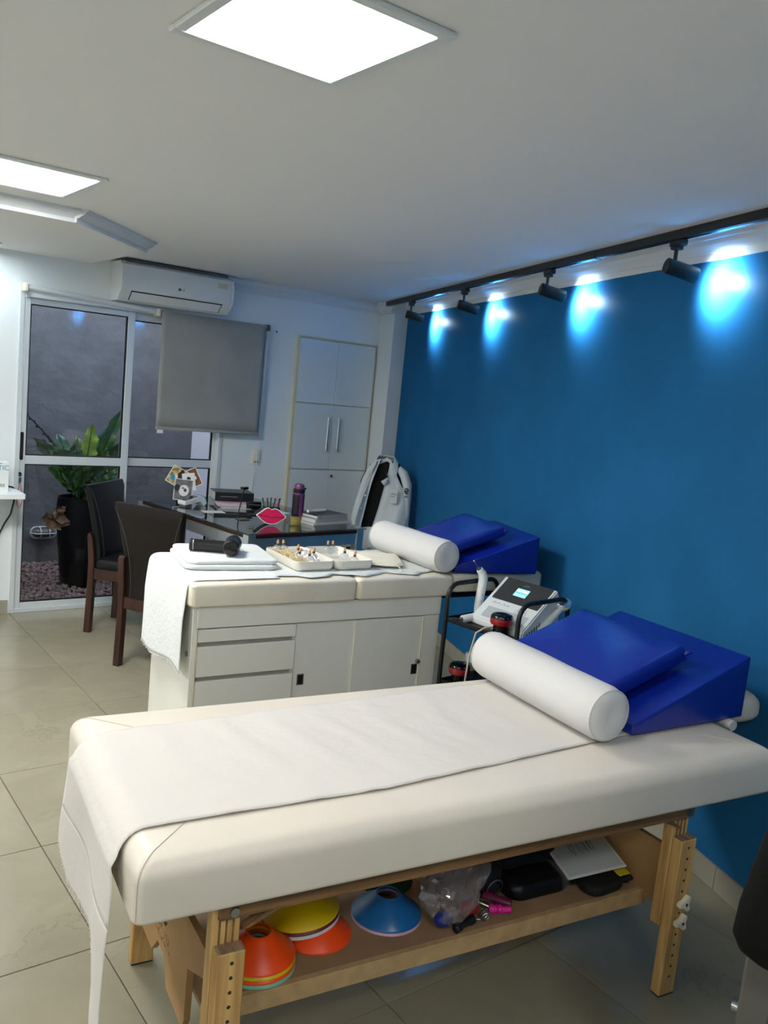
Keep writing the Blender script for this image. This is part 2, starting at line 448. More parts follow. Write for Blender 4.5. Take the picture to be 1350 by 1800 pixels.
# crown mouldings: stepped profile (drop from ceiling, projection from wall)
PROF = [(0, 0), (0, .055), (.014, .055), (.014, .046), (.03, .040), (.046, .024), (.056, .016), (.056, .009), (.082, .009), (.082, 0)]
def crown(name, p0, p1, nrm, ceil=CEIL, k=1.0, kp=None):
    kp = k if kp is None else kp
    p0, p1, nrm = Vector(p0), Vector(p1), Vector(nrm)
    bm = B(); rings = []
    for p in (p0, p1): rings.append([bm.verts.new((p.x+nrm.x*pr*kp, p.y+nrm.y*pr*kp, ceil-dr*k)) for dr, pr in PROF])
    n = len(PROF)
    for i in range(n): bm.faces.new((rings[0][i], rings[0][(i+1) % n], rings[1][(i+1) % n], rings[1][i]))
    bm.faces.new(rings[0]); bm.faces.new(rings[1][::-1])
    return struct(obj(name, bm, 'crown_plaster', smooth=False))
crown('trim_2', wall_pt(YF), wall_pt(5.5), WN)['label'] = 'white crown moulding above the blue wall'
crown('trim_3', (2.80, YB, 0), (4.18, YB, 0), (0, -1, 0))['label'] = 'white crown moulding on the back wall'
crown('trim_4', (4.18, YB, 0), (4.136, 5.5, 0), (-1, 0, 0))['label'] = 'crown moulding on the pilaster side'
crown('trim_5', (4.10, 5.5, 0), (4.28, 5.5, 0), (0, -1, 0))['label'] = 'crown moulding on the pilaster front'
# lowered soffit at the back left with a chamfered corner
SZ = 2.30
b = B(); prism(b, [(XL, 4.23), (1.285, 4.23), (1.838, 4.81), (1.845, YB), (XL, YB)], SZ, CEIL)
struct(obj('trim_6', b, 'ceiling_paint', smooth=False), 'lowered ceiling soffit with a chamfered corner')
SP = .73
crown('trim_7', (XL, 4.23, 0), (1.285, 4.23, 0), (0, -1, 0), CEIL, SP, 1.0)['label'] = 'moulding along the soffit front'
crown('trim_8', (1.265, 4.21, 0), (1.838, 4.81, 0), (.724, -.69, 0), CEIL, SP, 1.25)['label'] = 'bluish shaded moulding on the soffit chamfer'

# ------------------------------------------------------------------ outdoors light well
OY = 7.18
b = B(); bx(b, .2, 3.6, OY, OY+.1, -.1, 3.4)
struct(obj('wall_outside', b, 'render_grey', smooth=False), 'rough grey rendered wall of the light well')
b = B(); bx(b, 3.27, 3.37, YB+.14, OY, -.1, 3.4); struct(obj('wall_outside_right', b, 'white_render', smooth=False), 'white side wall of the light well')
b = B(); bx(b, .1, .2, YB+.14, OY+.1, -.1, 3.4); struct(obj('wall_outside_left', b, 'render_grey', smooth=False))
b = B(); bx(b, .2, 3.3, YB+.14, OY, -.12, -.03); struct(obj('floor_outside', b, 'soil', smooth=False), 'ground of the light well')
pb = B(); rr = random.Random(3)
ico = bmesh.new(); bmesh.ops.create_icosphere(ico, subdivisions=1, radius=1); iv = [v.co.copy() for v in ico.verts]; ifc = [[v.index for v in f.verts] for f in ico.faces]; ico.free()
yy = YB+.17
while yy < OY-.01:
    xx = 1.2
    while xx < 3.25:
        x, y = xx+rr.uniform(-.01, .01), yy+rr.uniform(-.01, .01); r = rr.uniform(.016, .022)
        if math.hypot(x-2.075, y-6.45) < .152: xx += .035; continue
        mt = Matrix.Translation((x, y, rr.uniform(-.012, .012))) @ Matrix.Rotation(rr.uniform(0, 6), 4, (rr.random(), rr.random(), rr.random()+.1)) @ Matrix.Diagonal((r*1.18, r, r*.85, 1))
        vs = [pb.verts.new(mt @ v) for v in iv]
        for f in ifc: pb.faces.new([vs[k] for k in f])
        xx += .035
    yy += .031
o = obj('pebbles', pb, 'pebble', ang=85); o['kind'] = 'stuff'; o['label'] = 'pinkish brown pebbles covering the ground outside the door'; o['category'] = 'pebbles'

# ------------------------------------------------------------------ sliding glass door
door = bpy.data.objects.new('door_1', None); COL.objects.link(door); door.location = (0, YB, 0); struct(door, 'white aluminium sliding glass door')
f = B(); y0, y1 = -.012, .09
bx(f, DX0, DX0+.028, y0, y1, 0, DZ1, .002); bx(f, DX1-.028, DX1, y0, y1, 0, DZ1, .002); bx(f, DX0+.028, DX1-.028, y0, y1, DZ1-.034, DZ1, .002); bx(f, DX0+.028, DX1-.028, y0, y1, 0, .03, .002)
obj('door_frame', f, 'white_alu', door, smooth=False)
def panel(x0, x1, ya, yb, sw0, sw1, top, bot, railz):
    zb, zt = .03, DZ1-.034
    for (a, bb) in ((x0, x0+sw0), (x1-sw1, x1)):
        s = B(); bx(s, a, bb, ya, yb, zb, zt, .002); obj('stile', s, 'white_alu', door, smooth=False)
    for (za, zc) in ((zt-top, zt), (zb, zb+bot), (railz-.028, railz+.028)):
        s = B(); bx(s, x0+sw0, x1-sw1, ya+.003, yb-.003, za, zc, .002); obj('rail', s, 'white_alu', door, smooth=False)
    ym = (ya+yb)/2
    for (za, zc) in ((zb+bot, railz-.028), (railz+.028, zt-top)):
        g = B(); bx(g, x0+sw0, x1-sw1, ym-.002, ym+.002, za, zc); obj('glass_pane', g, 'window_glass', door, smooth=False)
        e = B(); gx0, gx1 = x0+sw0, x1-sw1; t = .007
        bx(e, gx0, gx0+t, ya+.006, yb-.006, za, zc); bx(e, gx1-t, gx1, ya+.006, yb-.006, za, zc); bx(e, gx0+t, gx1-t, ya+.006, yb-.006, za, za+t); bx(e, gx0+t, gx1-t, ya+.006, yb-.006, zc-t, zc)
        obj('gasket', e, 'rubber', door, smooth=False)
panel(DX0+.026, 2.165, 0, .034, .040, .048, .036, .036, 1.012)
panel(2.125, DX1-.026, .042, .076, .040, .026, .05, .036, 1.012)
h = B(); prism(h, rrect(.022, .18, .010), 0, .004, axes((1.466, .0, 1.10), (1, 0, 0), (0, 0, 1))); ho = obj('pull_handle', h, 'black_plastic', door)
h = B(); cyl(h, (1.460, .001, .918), (1.460, -.007, .918), .013); obj('lock', h, 'black_plastic', door)
# key with its pink loop in the lock
kt = thing('door_key', 'blue headed key with pink loop hanging from the glass door lock', 'key', (1.462, YB-.007, .9))
h = B(); box(h, (0, -.006, -.018), (.016, .004, .034), None, .003); obj('key_head', h, 'key_blue', kt)
h = B(); cyl(h, (0, -.001, .016), (0, -.010, .016), .0035, seg=8); obj('key_blade', h, 'steel', kt)
h = B(); tube(h, [(0, -.006, -.036), (-.013, -.006, -.09), (-.016, -.006, -.16), (-.006, -.006, -.195), (.006, -.006, -.195), (.016, -.006, -.16), (.013, -.006, -.09)], .003, 6, closed=True); obj('wrist_loop', h, 'lanyard_pink', kt)

# ------------------------------------------------------------------ roller blinds
rb = thing('roller_blind', 'rolled up roller blind with white brackets above the sliding door pane', 'roller blind', (0, YB-.06, 0), 0, 'roller blinds')
h = B(); cyl(h, (1.455, 0, 2.090), (2.285, 0, 2.050), .018); obj('roller_tube', h, 'white_alu', rb)
for x, zz in ((1.44, 2.090), (2.296, 2.048)):
    h = B(); box(h, (x, .015, zz), (.026, .075, .052), None, .006, 2); obj('bracket', h, 'cream_plastic', rb)
h = B(); bx(h, 1.47, 2.275, .004, .012, 2.035, 2.075); obj('bottom_bar', h, 'white_alu', rb)
h = B(); tube(h, [(1.452, .02, 2.09), (1.450, .03, 1.5), (1.446, .03, .93)], .0018, 5); obj('chain', h, 'white_plastic', rb)
rb = thing('roller_blind', 'lowered grey fabric roller blind under the air conditioner', 'roller blind', (0, YB-.06, 0), 0, 'roller blinds')
h = B(); cyl(h, (2.32, 0, 2.042), (3.125, 0, 2.042), .021); obj('roller_tube', h, 'blind_fabric', rb)
h = B(); sheet(h, 24, 10, lambda u, v: (2.318+u*.80+(v-.0)*-.012*(0), -.022+.004*math.sin(u*9)*(v), 2.056-v*.786-.008*u)); obj('blind_cloth', h, 'blind_fabric', rb, solid=.0016)
h = B(); bx(h, 2.316, 3.120, -.028, -.017, 1.256, 1.278, .003); obj('bottom_bar', h, 'blind_fabric', rb, rot=(0, 0, 0))
h = B(); box(h, (3.14, .01, 2.045), (.022, .075, .045), None, .006, 2); obj('bracket', h, 'grey_plastic', rb)
h = B(); tube(h, [(3.14, -.015, 2.03), (3.138, -.01, 1.5), (3.125, 0, .86), (3.131, .006, .86), (3.146, 0, 1.5), (3.147, -.005, 2.03)], .002, 5, closed=True); obj('chain', h, 'white_plastic', rb)
h = B(); box(h, (2.35, -.024, 1.244), (.045, .003, .024), None, .002); obj('label_tag', h, 'white_plastic', rb)

# ------------------------------------------------------------------ air conditioner
ac = thing('air_conditioner', 'white split air conditioner unit below the ceiling over the blind', 'air conditioner', (0, YB, 2.086))
AX0, AX1 = 1.985, 2.775
prof = [(0, .0), (-.120, .0), (-.132, .003), (-.202, .072), (-.207, .084), (-.208, .19), (-.197, .228), (-.165, .250), (0, .250)]
def acbody(x0, x1, grow=0):
    h = B(); mt = axes((x0, 0, 0), (0, 1, 0), (0, 0, 1))
    prism(h, [(p[0]-grow*(1 if p[0] < -.01 else 0), p[1]) for p in prof], 0, x1-x0, mt); return h
obj('body', acbody(AX0+.022, AX1-.022), 'white_plastic', ac)
obj('side_cap', acbody(AX0, AX0+.021, .002), 'white_plastic', ac); obj('side_cap', acbody(AX1-.021, AX1, .002), 'white_plastic', ac)
h = B()
fa, fb = Vector((0, -.199, .069)), Vector((0, -.135, .006))
dv = (fb-fa).normalized(); nn = Vector((0, dv.z, -dv.y)) if dv.z*1 < 0 else Vector((0, -dv.z, dv.y))
for x0, x1, g0, g1, mt_, off, nm in ((AX0+.07, AX1-.075, .004, .086, 'rubber', .0012, 'outlet_slot'), (AX0+.076, AX1-.081, .013, .083, 'white_plastic', .0026, 'louver_flap')):
    h = B(); pa = fa+dv*g0; pb2 = fa+dv*g1; off_v = Vector((0, -abs(dv.z), -abs(dv.y)))*off
    v4 = [h.verts.new((x, p.y+off_v.y*k, p.z+off_v.z*k)) for k in (0, 1) for x, p in ((x0, pa), (x1, pa), (x1, pb2), (x0, pb2))]
    for q in ((0, 1, 2, 3), (7, 6, 5, 4), (0, 4, 5, 1), (1, 5, 6, 2), (2, 6, 7, 3), (3, 7, 4, 0)): h.faces.new([v4[k] for k in q])
    obj(nm, h, mt_, ac, smooth=False)
h = B(); bx(h, AX0+.03, AX1-.03, -.17, -.02, .250, .266); obj('intake_grille', h, 'grey_plastic', ac, smooth=False)
mt = axes((2.392, -.2085, .118), (1, 0, 0), (0, 0, 1))
h = B(); cyl(h, (2.378, -.2065, .118), (2.378, -.2085, .118), .010); obj('logo_disc', h, 'grey_plastic', ac)
text('logo_letters', 'LG', .020, 'grey_plastic', ac, axes((2.404, -.2078, .118), (1, 0, 0), (0, 0, 1)))
h = B(); box(h, (2.69, -.2078, .186), (.075, .0012, .034)); obj('energy_sticker', h, 'sticker', ac, smooth=False)

# ------------------------------------------------------------------ built-in cupboard, socket
cb = thing('wall_cupboard', 'tall white built in cupboard with long bar handles in back wall', 'cupboard', (0, YB, 0))
CX0, CX1, CZ = 3.43, 4.17, 2.03
h = B(); bx(h, CX0, CX1, -.012, -.001, 0.09, CZ); obj('carcass', h, 'cupboard_edge', cb, smooth=False)
h = B(); bx(h, CX0, CX0+.018, -.026, -.012, .09, CZ); bx(h, CX1-.010, CX1, -.026, -.012, .09, CZ); bx(h, CX0+.018, CX1-.010, -.026, -.012, CZ-.012, CZ); obj('edge_frame', h, 'cupboard_edge', cb, smooth=False)
XM = (CX0+.018+CX1-.010)/2
for za, zc in ((.095, 1.000), (1.008, 1.518), (1.526, 2.012)):
    for a, c_ in ((CX0+.021, XM-.0015), (XM+.0015, CX1-.012)):
        h = B(); bx(h, a, c_, -.028, -.0125, za, zc, .0012); d_ = obj('door', h, 'cupboard_white', cb, smooth=False)
        if 1.0 < za < 1.2:
            hx = XM-.055 if a < XM-.1 else XM+.045
            h = B(); bx(h, hx-.008, hx+.008, -.062, -.050, 1.155, 1.425, .003); bx(h, hx-.005, hx+.005, -.051, -.028, 1.17, 1.18); bx(h, hx-.005, hx+.005, -.051, -.028, 1.40, 1.41); obj('handle', h, 'chrome', d_, smooth=False)
        if za < .5 and a > XM:
            h = B(); cyl(h, (XM+.03, -.028, .955), (XM+.03, -.036, .955), .011); obj('lock', h, 'steel', d_)
ws = thing('wall_socket', 'cream wall socket plate below the grey blind', 'socket', (3.155, YB, 1.085))
h = B(); box(h, (0, -.005, 0), (.072, .01, .115), None, .004, 2); obj('plate', h, 'cream_plastic', ws)
h = B(); box(h, (0, -.011, .012), (.034, .004, .046), None, .002); obj('insert', h, 'white_plastic', ws)
h = B(); box(h, (0, -.0115, -.038), (.036, .003, .010)); obj('marking', h, 'barcode', ws)
h = B(); tube(h, [(0, -.013, .02), (.006, -.013, .028), (.008, -.013, .015), (.003, -.013, .003)], .002, 6); obj('symbol', h, 'grey_plastic', ws)
h = B(); tube(h, [(3.148, YB-.006, 1.026), (3.146, YB-.006, .95), (3.135, YB-.006, .75), (3.13, YB-.006, .4), (3.13, YB-.006, .1)], .003, 6); tag(obj('power_cord', h, 'white_plastic'), 'thin white cord running down the wall from the socket', 'cord')
h = B(); cyl(h, (3.25, YB, 2.03), (3.25, YB-.008, 2.03), .006, seg=8); tag(obj('wall_screw', h, 'grey_plastic'), 'small dark screw in the white wall beside the blind', 'screw')

# ------------------------------------------------------------------ shelf at the left edge
sh = thing('wall_shelf', 'white wall shelf at left edge beside the glass door', 'shelf', (0, 0, 0))
h = B(); bx(h, .75, 1.432, 5.50, YB, .795, .828, .002); obj('board', h, 'white_paint', sh, smooth=False)
h = B(); bx(h, .95, .97, 5.55, YB, .64, .795); obj('bracket', h, 'white_plastic', sh, smooth=False)
bxo = thing('carton_box', 'white carton with blue lettering on the wall shelf', 'box', (1.262, 5.63, .828), R(-3))
h = B(); bx(h, -.09, .09, -.05, .05, .0, .185, .001); obj('carton', h, 'box_card', bxo, smooth=False)
text('lettering', 'MATIC', .042, 'box_blue', bxo, axes((.028, -.0506, .150), (1, 0, 0), (0, 0, 1)))
h = B(); [bx(h, x*.0042-.002+.03, x*.0042+.0003+.03, -.0508, -.0502, .032, .052) for x in range(0, 10)]; obj('barcode', h, 'barcode', bxo, smooth=False)
h = B(); bx(h, -.08, .05, -.0508, -.0502, .176, .180); obj('top_print', h, 'barcode', bxo, smooth=False)
h = B(); tube(h, [(1.32, 5.72, .834), (1.37, 5.735, .845), (1.412, 5.745, .837), (1.436, 5.748, .82), (1.432, 5.748, .77), (1.41, 5.748, .66), (1.375, 5.748, .6), (1.33, 5.748, .5), (1.30, 5.748, .36), (1.30, 5.748, .16)], .0055, 8); tag(obj('black_cable', h, 'black_plastic'), 'black cable hanging from the wall shelf at left edge', 'cable')

# ------------------------------------------------------------------ ceiling panel lights
def panel_light(x0, x1, y0, y1, label, gain=1.0):
    t = thing('ceiling_light', label, 'ceiling light', ((x0+x1)/2, (y0+y1)/2, CEIL), 0, 'square LED ceiling panels')
    w, hh = (x1-x0)/2, (y1-y0)/2
    f = B(); bw = .028
    bx(f, -w, w, -hh, -hh+bw, -.012, 0, .003); bx(f, -w, w, hh-bw, hh, -.012, 0, .003); bx(f, -w, -w+bw, -hh+bw, hh-bw, -.012, 0, .003); bx(f, w-bw, w, -hh+bw, hh-bw, -.012, 0, .003)
    obj('frame', f, 'white_plastic', t, smooth=False)
    d = B(); bx(d, -w+bw, w-bw, -hh+bw, hh-bw, -.009, -.004); MATS['panel_tmp'] = emitter('panel_light_lens', PANEL_C, PANEL_E*gain); obj('diffuser', d, 'panel_tmp', t, smooth=False)
    return t
panel_light(.716, 1.122, 1.376, 1.815, 'bright square ceiling panel light nearest the camera', .60)
panel_light(.62, 1.143, 3.40, 3.94, 'bright ceiling panel light further back at the left edge', 1.7)
panel_light(-1.22, -.80, 1.376, 1.815, 'ceiling panel light out of view over the left front of the room')
panel_light(-1.22, -.70, 3.40, 3.94, 'ceiling panel light out of view over the left back of the room', 1.7)
panel_light(.716, 1.122, -.67, -.23, 'added fill panel light out of view behind the camera', 1.0)  # unseen lamp, added to brighten cabinet front, pad side and back wall
panel_light(-1.22, -.80, -.67, -.23, 'added fill panel light out of view behind the camera to the left', 1.0)  # unseen lamp, added to spread the light more evenly over the room
dl = thing('soffit_downlight', 'round downlight under the soffit glowing at the left edge', 'downlight', (1.185, 5.50, SZ))
h = B(); lathe(h, [(.048, 0), (.062, 0), (.062, -.008), (.048, -.010)], 24, None, True); obj('trim_ring', h, 'white_plastic', dl)
h = B(); lathe(h, [(0, -.004), (.046, -.004)], 24); obj('lens', h, 'downlight', dl)

# ------------------------------------------------------------------ track with spotlights
TOFF = .185
tr = thing('lighting_track', 'long black ceiling track carrying the wall spotlights', 'track', wall_pt(3.5, TOFF, CEIL))
def wl(v): return Vector((v.x, v.y, v.z))
tr.rotation_euler = (0, 0, math.atan2(WD.y, WD.x))
L0, L1 = (YF+.3-3.5)/WD.y, (5.47-3.5)/WD.y
h = B(); bx(h, L0, L1, -.017, .017, -.034, 0, .002); obj('rail', h, 'black_metal', tr, smooth=False)
h = B(); bx(h, L0, L1, -.006, .006, -.0355, -.033); obj('slot', h, 'gloss_black', tr, smooth=False)
for yj in (2.55, 4.3):
    h = B(); bx(h, (yj-3.5)/WD.y-.04, (yj-3.5)/WD.y+.04, -.019, .019, -.037, 0, .002); obj('joint', h, 'black_metal', tr, smooth=False)
spots = [((3.865, 4.91), 'furthest black track spotlight beside the white pilaster'), ((3.515, 3.96), 'second black track spotlight from the white pilaster'), ((3.146, 2.94), 'third black track spotlight from the white pilaster'), ((2.797, 1.975), 'nearest black track spotlight at the right')]
for (xy, lab) in spots:
    base = wall_pt(xy[1], TOFF, CEIL)
    t = thing('track_spotlight', lab, 'spotlight', (base.x, base.y, CEIL-.036), math.atan2(WD.y, WD.x), 'spotlights on the black track')
    # local x runs along the wall (away), local y points into the room
    h = B(); bx(h, -.045, .03, -.015, .015, -.022, 0, .003); bx(h, -.02, .018, -.017, .017, -.034, -.02, .003); obj('adapter', h, 'black_metal', t, smooth=False)
    h = B(); cyl(h, (0, 0, -.03), (0, 0, -.078), .008, seg=12); obj('stem', h, 'black_metal', t)
    ax = Vector((-.20, -.95, -.20)).normalized(); cc = Vector((0, 0, -.10))+ax*.028
    h = B(); ex, ey = frame_of(ax)
    mtx = axes(cc-ax*.065, ex, ey)
    lathe(h, [(0, .002), (.026, .002), (.029, .005), (.029, .128), (.0275, .130), (.0255, .130), (.0255, .116), (0, .116)], 28, mtx); hd_ = obj('head', h, 'black_metal', t)
    h = B(); mt = axes(cc+ax*.0515, ex, ey); lathe(h, [(0, 0), (.025, 0), (.025, .002), (0, .004)], 20, mt); obj('lens', h, 'spot_lens', hd_)
    ld = bpy.data.lights.new('spot_beam', 'SPOT'); ld.energy = SPOT_W; ld.color = SPOT_C; ld.spot_size = R(140); ld.spot_blend = 1.0; ld.shadow_soft_size = .022
    lo = bpy.data.objects.new('spot_beam', ld); COL.objects.link(lo); lo.parent = t
    q = (-ax).to_track_quat('Z', 'Y'); lo.rotation_mode = 'QUATERNION'; lo.rotation_quaternion = q; lo.location = cc+ax*.07

# ------------------------------------------------------------------ massage table (front)
TA = R(-8.0893); TU = Vector((math.cos(TA), math.sin(TA), 0)); TV = Vector((-math.sin(TA), math.cos(TA), 0))
def tw(u, v, z=0): return TU*u+TV*v+Vector((0, 0, z))
U0, V0 = 1.32, 1.89
TZ = .74
mtab = thing('massage_table', 'cream padded wooden massage table with lower shelf in the foreground', 'massage table', tw(U0, V0), TA)
def tl(u, v, z=0): return Vector((u-U0, v-V0, z))
h = B(); cushion(h, .39-U0, 2.262-U0, 1.505-V0, 2.285-V0, .603, TZ-.004, .045, .014, .022, .004, 8, 6)
padm = obj('mattress', h, 'pad_vinyl', mtab, ang=60)
for (cx_, cy_, sx, sy) in ((.39, 1.505, 1, 1), (.39, 2.285, 1, -1), (2.262, 1.505, -1, 1), (2.262, 2.285, -1, -1)):
    pts = [tl(cx_+sx*(q+.006), cy_+sy*(q+.006), TZ-.0036+.004*math.sin((q-.045)/.34*1.57)) for q in (.15, .12, .09, .06, .045)]
    for k in range(8):
        a_ = R(90-90*k/7); q = .045*(1-math.cos(a_))+.006; pts.append(tl(cx_+sx*q, cy_+sy*q, TZ-.0485+.045*math.sin(a_)))
    pts.append(tl(cx_+sx*.006, cy_+sy*.006, .617))
    h = B(); tube(h, pts, .0011, 5); obj('corner_seam', h, 'seam', padm)
# rails under the mattress
for vv0, vv1 in ((1.556, 1.578), (2.205, 2.227)):
    h = B(); bx(h, .582-U0, 1.992-U0, vv0-V0, vv1-V0, .545, .606, .002); obj('side_rail', h, 'rail_wood', mtab, smooth=False)
for uu in (.60, 1.955):
    h = B(); bx(h, uu-U0, uu+.03-U0, 1.578-V0, 2.205-V0, .50, .604, .002); obj('end_rail', h, 'rail_wood', mtab, smooth=False)
h = B(); bx(h, .65-U0, 1.94-U0, 1.60-V0, 2.19-V0, .588, .605); obj('deck_board', h, 'shelf_board', mtab, smooth=False)
for uu in (.614, 1.968):
    h = B(); lathe(h, [(0, 0), (.009, .0005), (.0105, .003), (.0105, .006), (0, .006)][::-1], 14, axes(tl(uu, 1.5565, .562), (1, 0, 0), (0, 0, 1)));
    o_ = obj('rail_bolt', h, 'steel', mtab)
for uu in (.70, 1.90):
    s = 1 if uu < 1 else -1
    h = B(); mt = axes(tl(uu-s*.06, 1.585, 0), (1, 0, 0), (0, 0, 1))
    prism(h, [(.0, .512), (s*.012, .512), (s*.085, .545), (s*.055, .545)], 0, .022, mt); obj('corner_brace', h, 'rail_wood', mtab, smooth=False)
# legs: inner grooved upright and outer adjustable foot with holes and knobs
def leg(u0, v_in, v_out, near):
    sgn = 1 if near else -1
    va, vb = sorted((v_in, v_in+sgn*.036)); h = B()
    bx(h, u0-U0, u0+.062-U0, va-V0, vb-V0, .205, .588, .003); o = obj('leg_upright', h, 'pine', mtab, smooth=False)
    h = B()
    for k in (.016, .031, .046): bx(h, u0+k-.002-U0, u0+k+.002-U0, (v_in-.001*sgn if near else v_in-.0)-V0-.0004, v_in-V0+.0004, .21, .585)
    obj('groove', h, 'rail_wood', o, smooth=False)
    va, vb = sorted((v_out, v_out+sgn*.034)); h = B()
    bx(h, u0+.004-U0, u0+.066-U0, va-V0, vb-V0, .002, .486, .003); o = obj('leg_foot', h, 'pine', mtab, smooth=False)
    h = B(); bx(h, u0+.006-U0, u0+.064-U0, va+.002-V0, vb-.002-V0, .485, .4875); obj('sawn_top', h, 'end_grain', o, smooth=False)
    h = B(); bx(h, u0+.005-U0, u0+.065-U0, va+.001-V0, vb-.001-V0, 0, .003); obj('foot_pad', h, 'rubber', o, smooth=False)
    face = v_out-.0006*sgn
    for k in range(13):
        z_ = .462-.0335*k
        if z_ < .05: break
        hh = B(); cyl(hh, tl(u0+.036, face, z_), tl(u0+.036, face+sgn*.0016, z_), .0042, seg=10); obj('peg_hole', hh, 'ink', o)
    return o
lg = leg(.571, 1.566, 1.532, True); leg(1.932, 1.574, 1.540, True); leg(.571, 2.212, 2.246, False); leg(1.932, 2.212, 2.246, False)
def knob(u, v, z, rot):
    h = B(); pl_ = []
    for k in range(3):
        a = R(rot+120*k)
        for da, rr_ in ((-14, .026), (14, .026), (60, .0125)):
            pl_.append((rr_*math.cos(a+R(da)), rr_*math.sin(a+R(da))))
    prism(h, pl_, 0, .016, axes(tl(u, v, z), (1, 0, 0), (0, 0, 1))); bmesh.ops.bevel(h, geom=[e for e in h.edges], offset=.002, segments=2, affect='EDGES')
    k_ = obj('locking_knob', h, 'cream_plastic', mtab)
    h = B(); cyl(h, tl(u, v-.0165, z), tl(u, v-.0172, z), .005, seg=10); obj('knob_bolt', h, 'ink', k_)
knob(1.975, 1.539, .294, 62); knob(1.972, 1.539, .236, 62); knob(.610, 1.531, .262, 20); knob(.608, 1.531, .205, 40)
# MDF end panels with cut-outs, in the v,z plane
poly = [(2.212, .30), (2.212, .15), (2.062, .15), (2.012, .208), (1.945, .208), (1.915, .140), (1.775, .137), (1.76, .165), (1.758, .300), (1.648, .352), (1.602, .352), (1.602, .424), (1.79, .418), (1.83, .50), (2.0, .50), (2.212, .43)]
poly_head = [(1.602, .235) if p == (1.602, .352) else (1.648, .235) if p == (1.648, .352) else (1.758, .225) if p == (1.758, .300) else p for p in poly]
for uu, nm in ((.588, 'near'), (1.972, 'far')):
    h = B(); prism(h, [(p[0]-V0, p[1]) for p in (poly if uu < 1 else poly_head)], 0, .016, axes((uu-U0, 0, 0), (0, 1, 0), (0, 0, 1))); ep = obj('end_panel', h, 'mdf', mtab, smooth=False)
    if uu < 1:
        h = B()
        scribble(h, axes((uu-U0-.0008, 1.985-V0, .262), (0, -1, 0), (0, 0, 1)), .15, .020, 9, .003, 5)
        scribble(h, axes((uu-U0-.0008, 1.972-V0, .238), (0, -1, 0), (0, 0, 1)), .15, .014, 11, .0022, 9)
        h2 = B(); prism(h2, [(-.02, -.012), (.006, -.014), (.024, .004), (.002, .002), (.012, .014), (-.012, .012), (-.004, 0)], 0, .0005, axes((uu-U0-.0008, 1.955-V0, .300), (0, -1, 0), (0, 0, 1)))
        obj('printed_mark', h2, 'ink', ep, smooth=False)
        obj('printed_text', h, 'ink', ep, smooth=False)
# lower shelf
SHZ = .25
h = B(); bx(h, .604-U0, 1.988-U0, 1.70-V0, 2.10-V0, SHZ-.012, SHZ, .001); shf = obj('shelf', h, 'shelf_board', mtab, smooth=False)
for va, vb in ((1.682, 1.700), (2.10, 2.118)):
    h = B(); bx(h, .604-U0, 1.988-U0, va-V0, vb-V0, SHZ-.048, SHZ+.001, .0015); obj('shelf_lip', h, 'mdf_edge', shf, smooth=False)
# head rest beyond the end of the mattress
hr = B(); cushion(hr, 2.352-U0, 2.56-U0, 1.775-V0, 2.06-V0, .685, .775, .04, .03, .07, .01, 6, 6); hro = obj('head_rest', hr, 'pad_vinyl', mtab, ang=60)
h = B(); bx(h, 2.20-U0, 2.50-U0, 1.86-V0, 1.885-V0, .665, .684); bx(h, 2.20-U0, 2.50-U0, 1.96-V0, 1.985-V0, .665, .684); obj('rest_bar', h, 'rail_wood', hro, smooth=False)

# paper-thin cloth runner over the mattress, hanging over the foot end
HX = .366
def prof_runner(s):
    """path along the table axis: s metres measured from the head side; returns (u,z)"""
    L_top = 2.24-.448
    if s < L_top: return 2.24-s, TZ+.0012
    s2 = s-L_top; rr_ = .056; arc = rr_*math.pi/2
    if s2 < arc:
        a = s2/rr_; return .448-rr_*math.sin(a)-.012*(s2/arc), TZ+.0012-rr_*(1-math.cos(a))
    return HX+.006+.0*s2, TZ+.0012-rr_-(s2-arc)
rnr = thing('table_runner', 'thin white cloth runner laid along the massage table and hanging torn', 'cloth runner', tw(U0, V0), TA)
def near_edge(u, z):
    if u > .46: return 1.632+max(0, (u-1.0))*.10
    return 1.632-.05*max(0, min(1, (TZ-z)/.1)) if z > .5 else 1.582
def far_edge(u, z): return 2.128+.075*max(0, min(1, (u-.47)/1.1)) if u > .46 else 2.118
def runner_pt(s, t, seed=0):
    u, z = prof_runner(s); a, b = near_edge(u, z), far_edge(u, z)
    v = a+(b-a)*t
    if u > .47:
        wr = noise.noise(Vector((u*7, v*3, 3)))*.5+noise.noise(Vector((u*22+v*10, v*9, 9)))*.25
        k = min(1, max(0, (1.65-u)/.2)); amp = .0046*min(1, (u-.45)/.2)*(.4+.6*k)
        z += max(-.003, wr*amp)+.0012
        # long shallow cross folds
        z += .0030*max(0, math.sin(u*38+v*6+noise.noise(Vector((u*2, v*2, 0)))*4))*(1 if v > 1.8 else .4)*k
    else:
        hang = max(0, TZ-.05-z)
        u = u-.006-.012*math.sin(t*7+hang*4)*min(1, hang*6)-.02*hang*t
    return u, v, z
h = B(); NS = 150; NT = 34; SL = 2.24-.448+.1
def f_top(i, j):
    s = i*(SL+.11); u, v, z = runner_pt(s, j); return tl(u, v, z)
sheet(h, 150, NT, f_top); obj('runner_top', h, 'sheet_cloth', rnr, ang=80, solid=.0009)
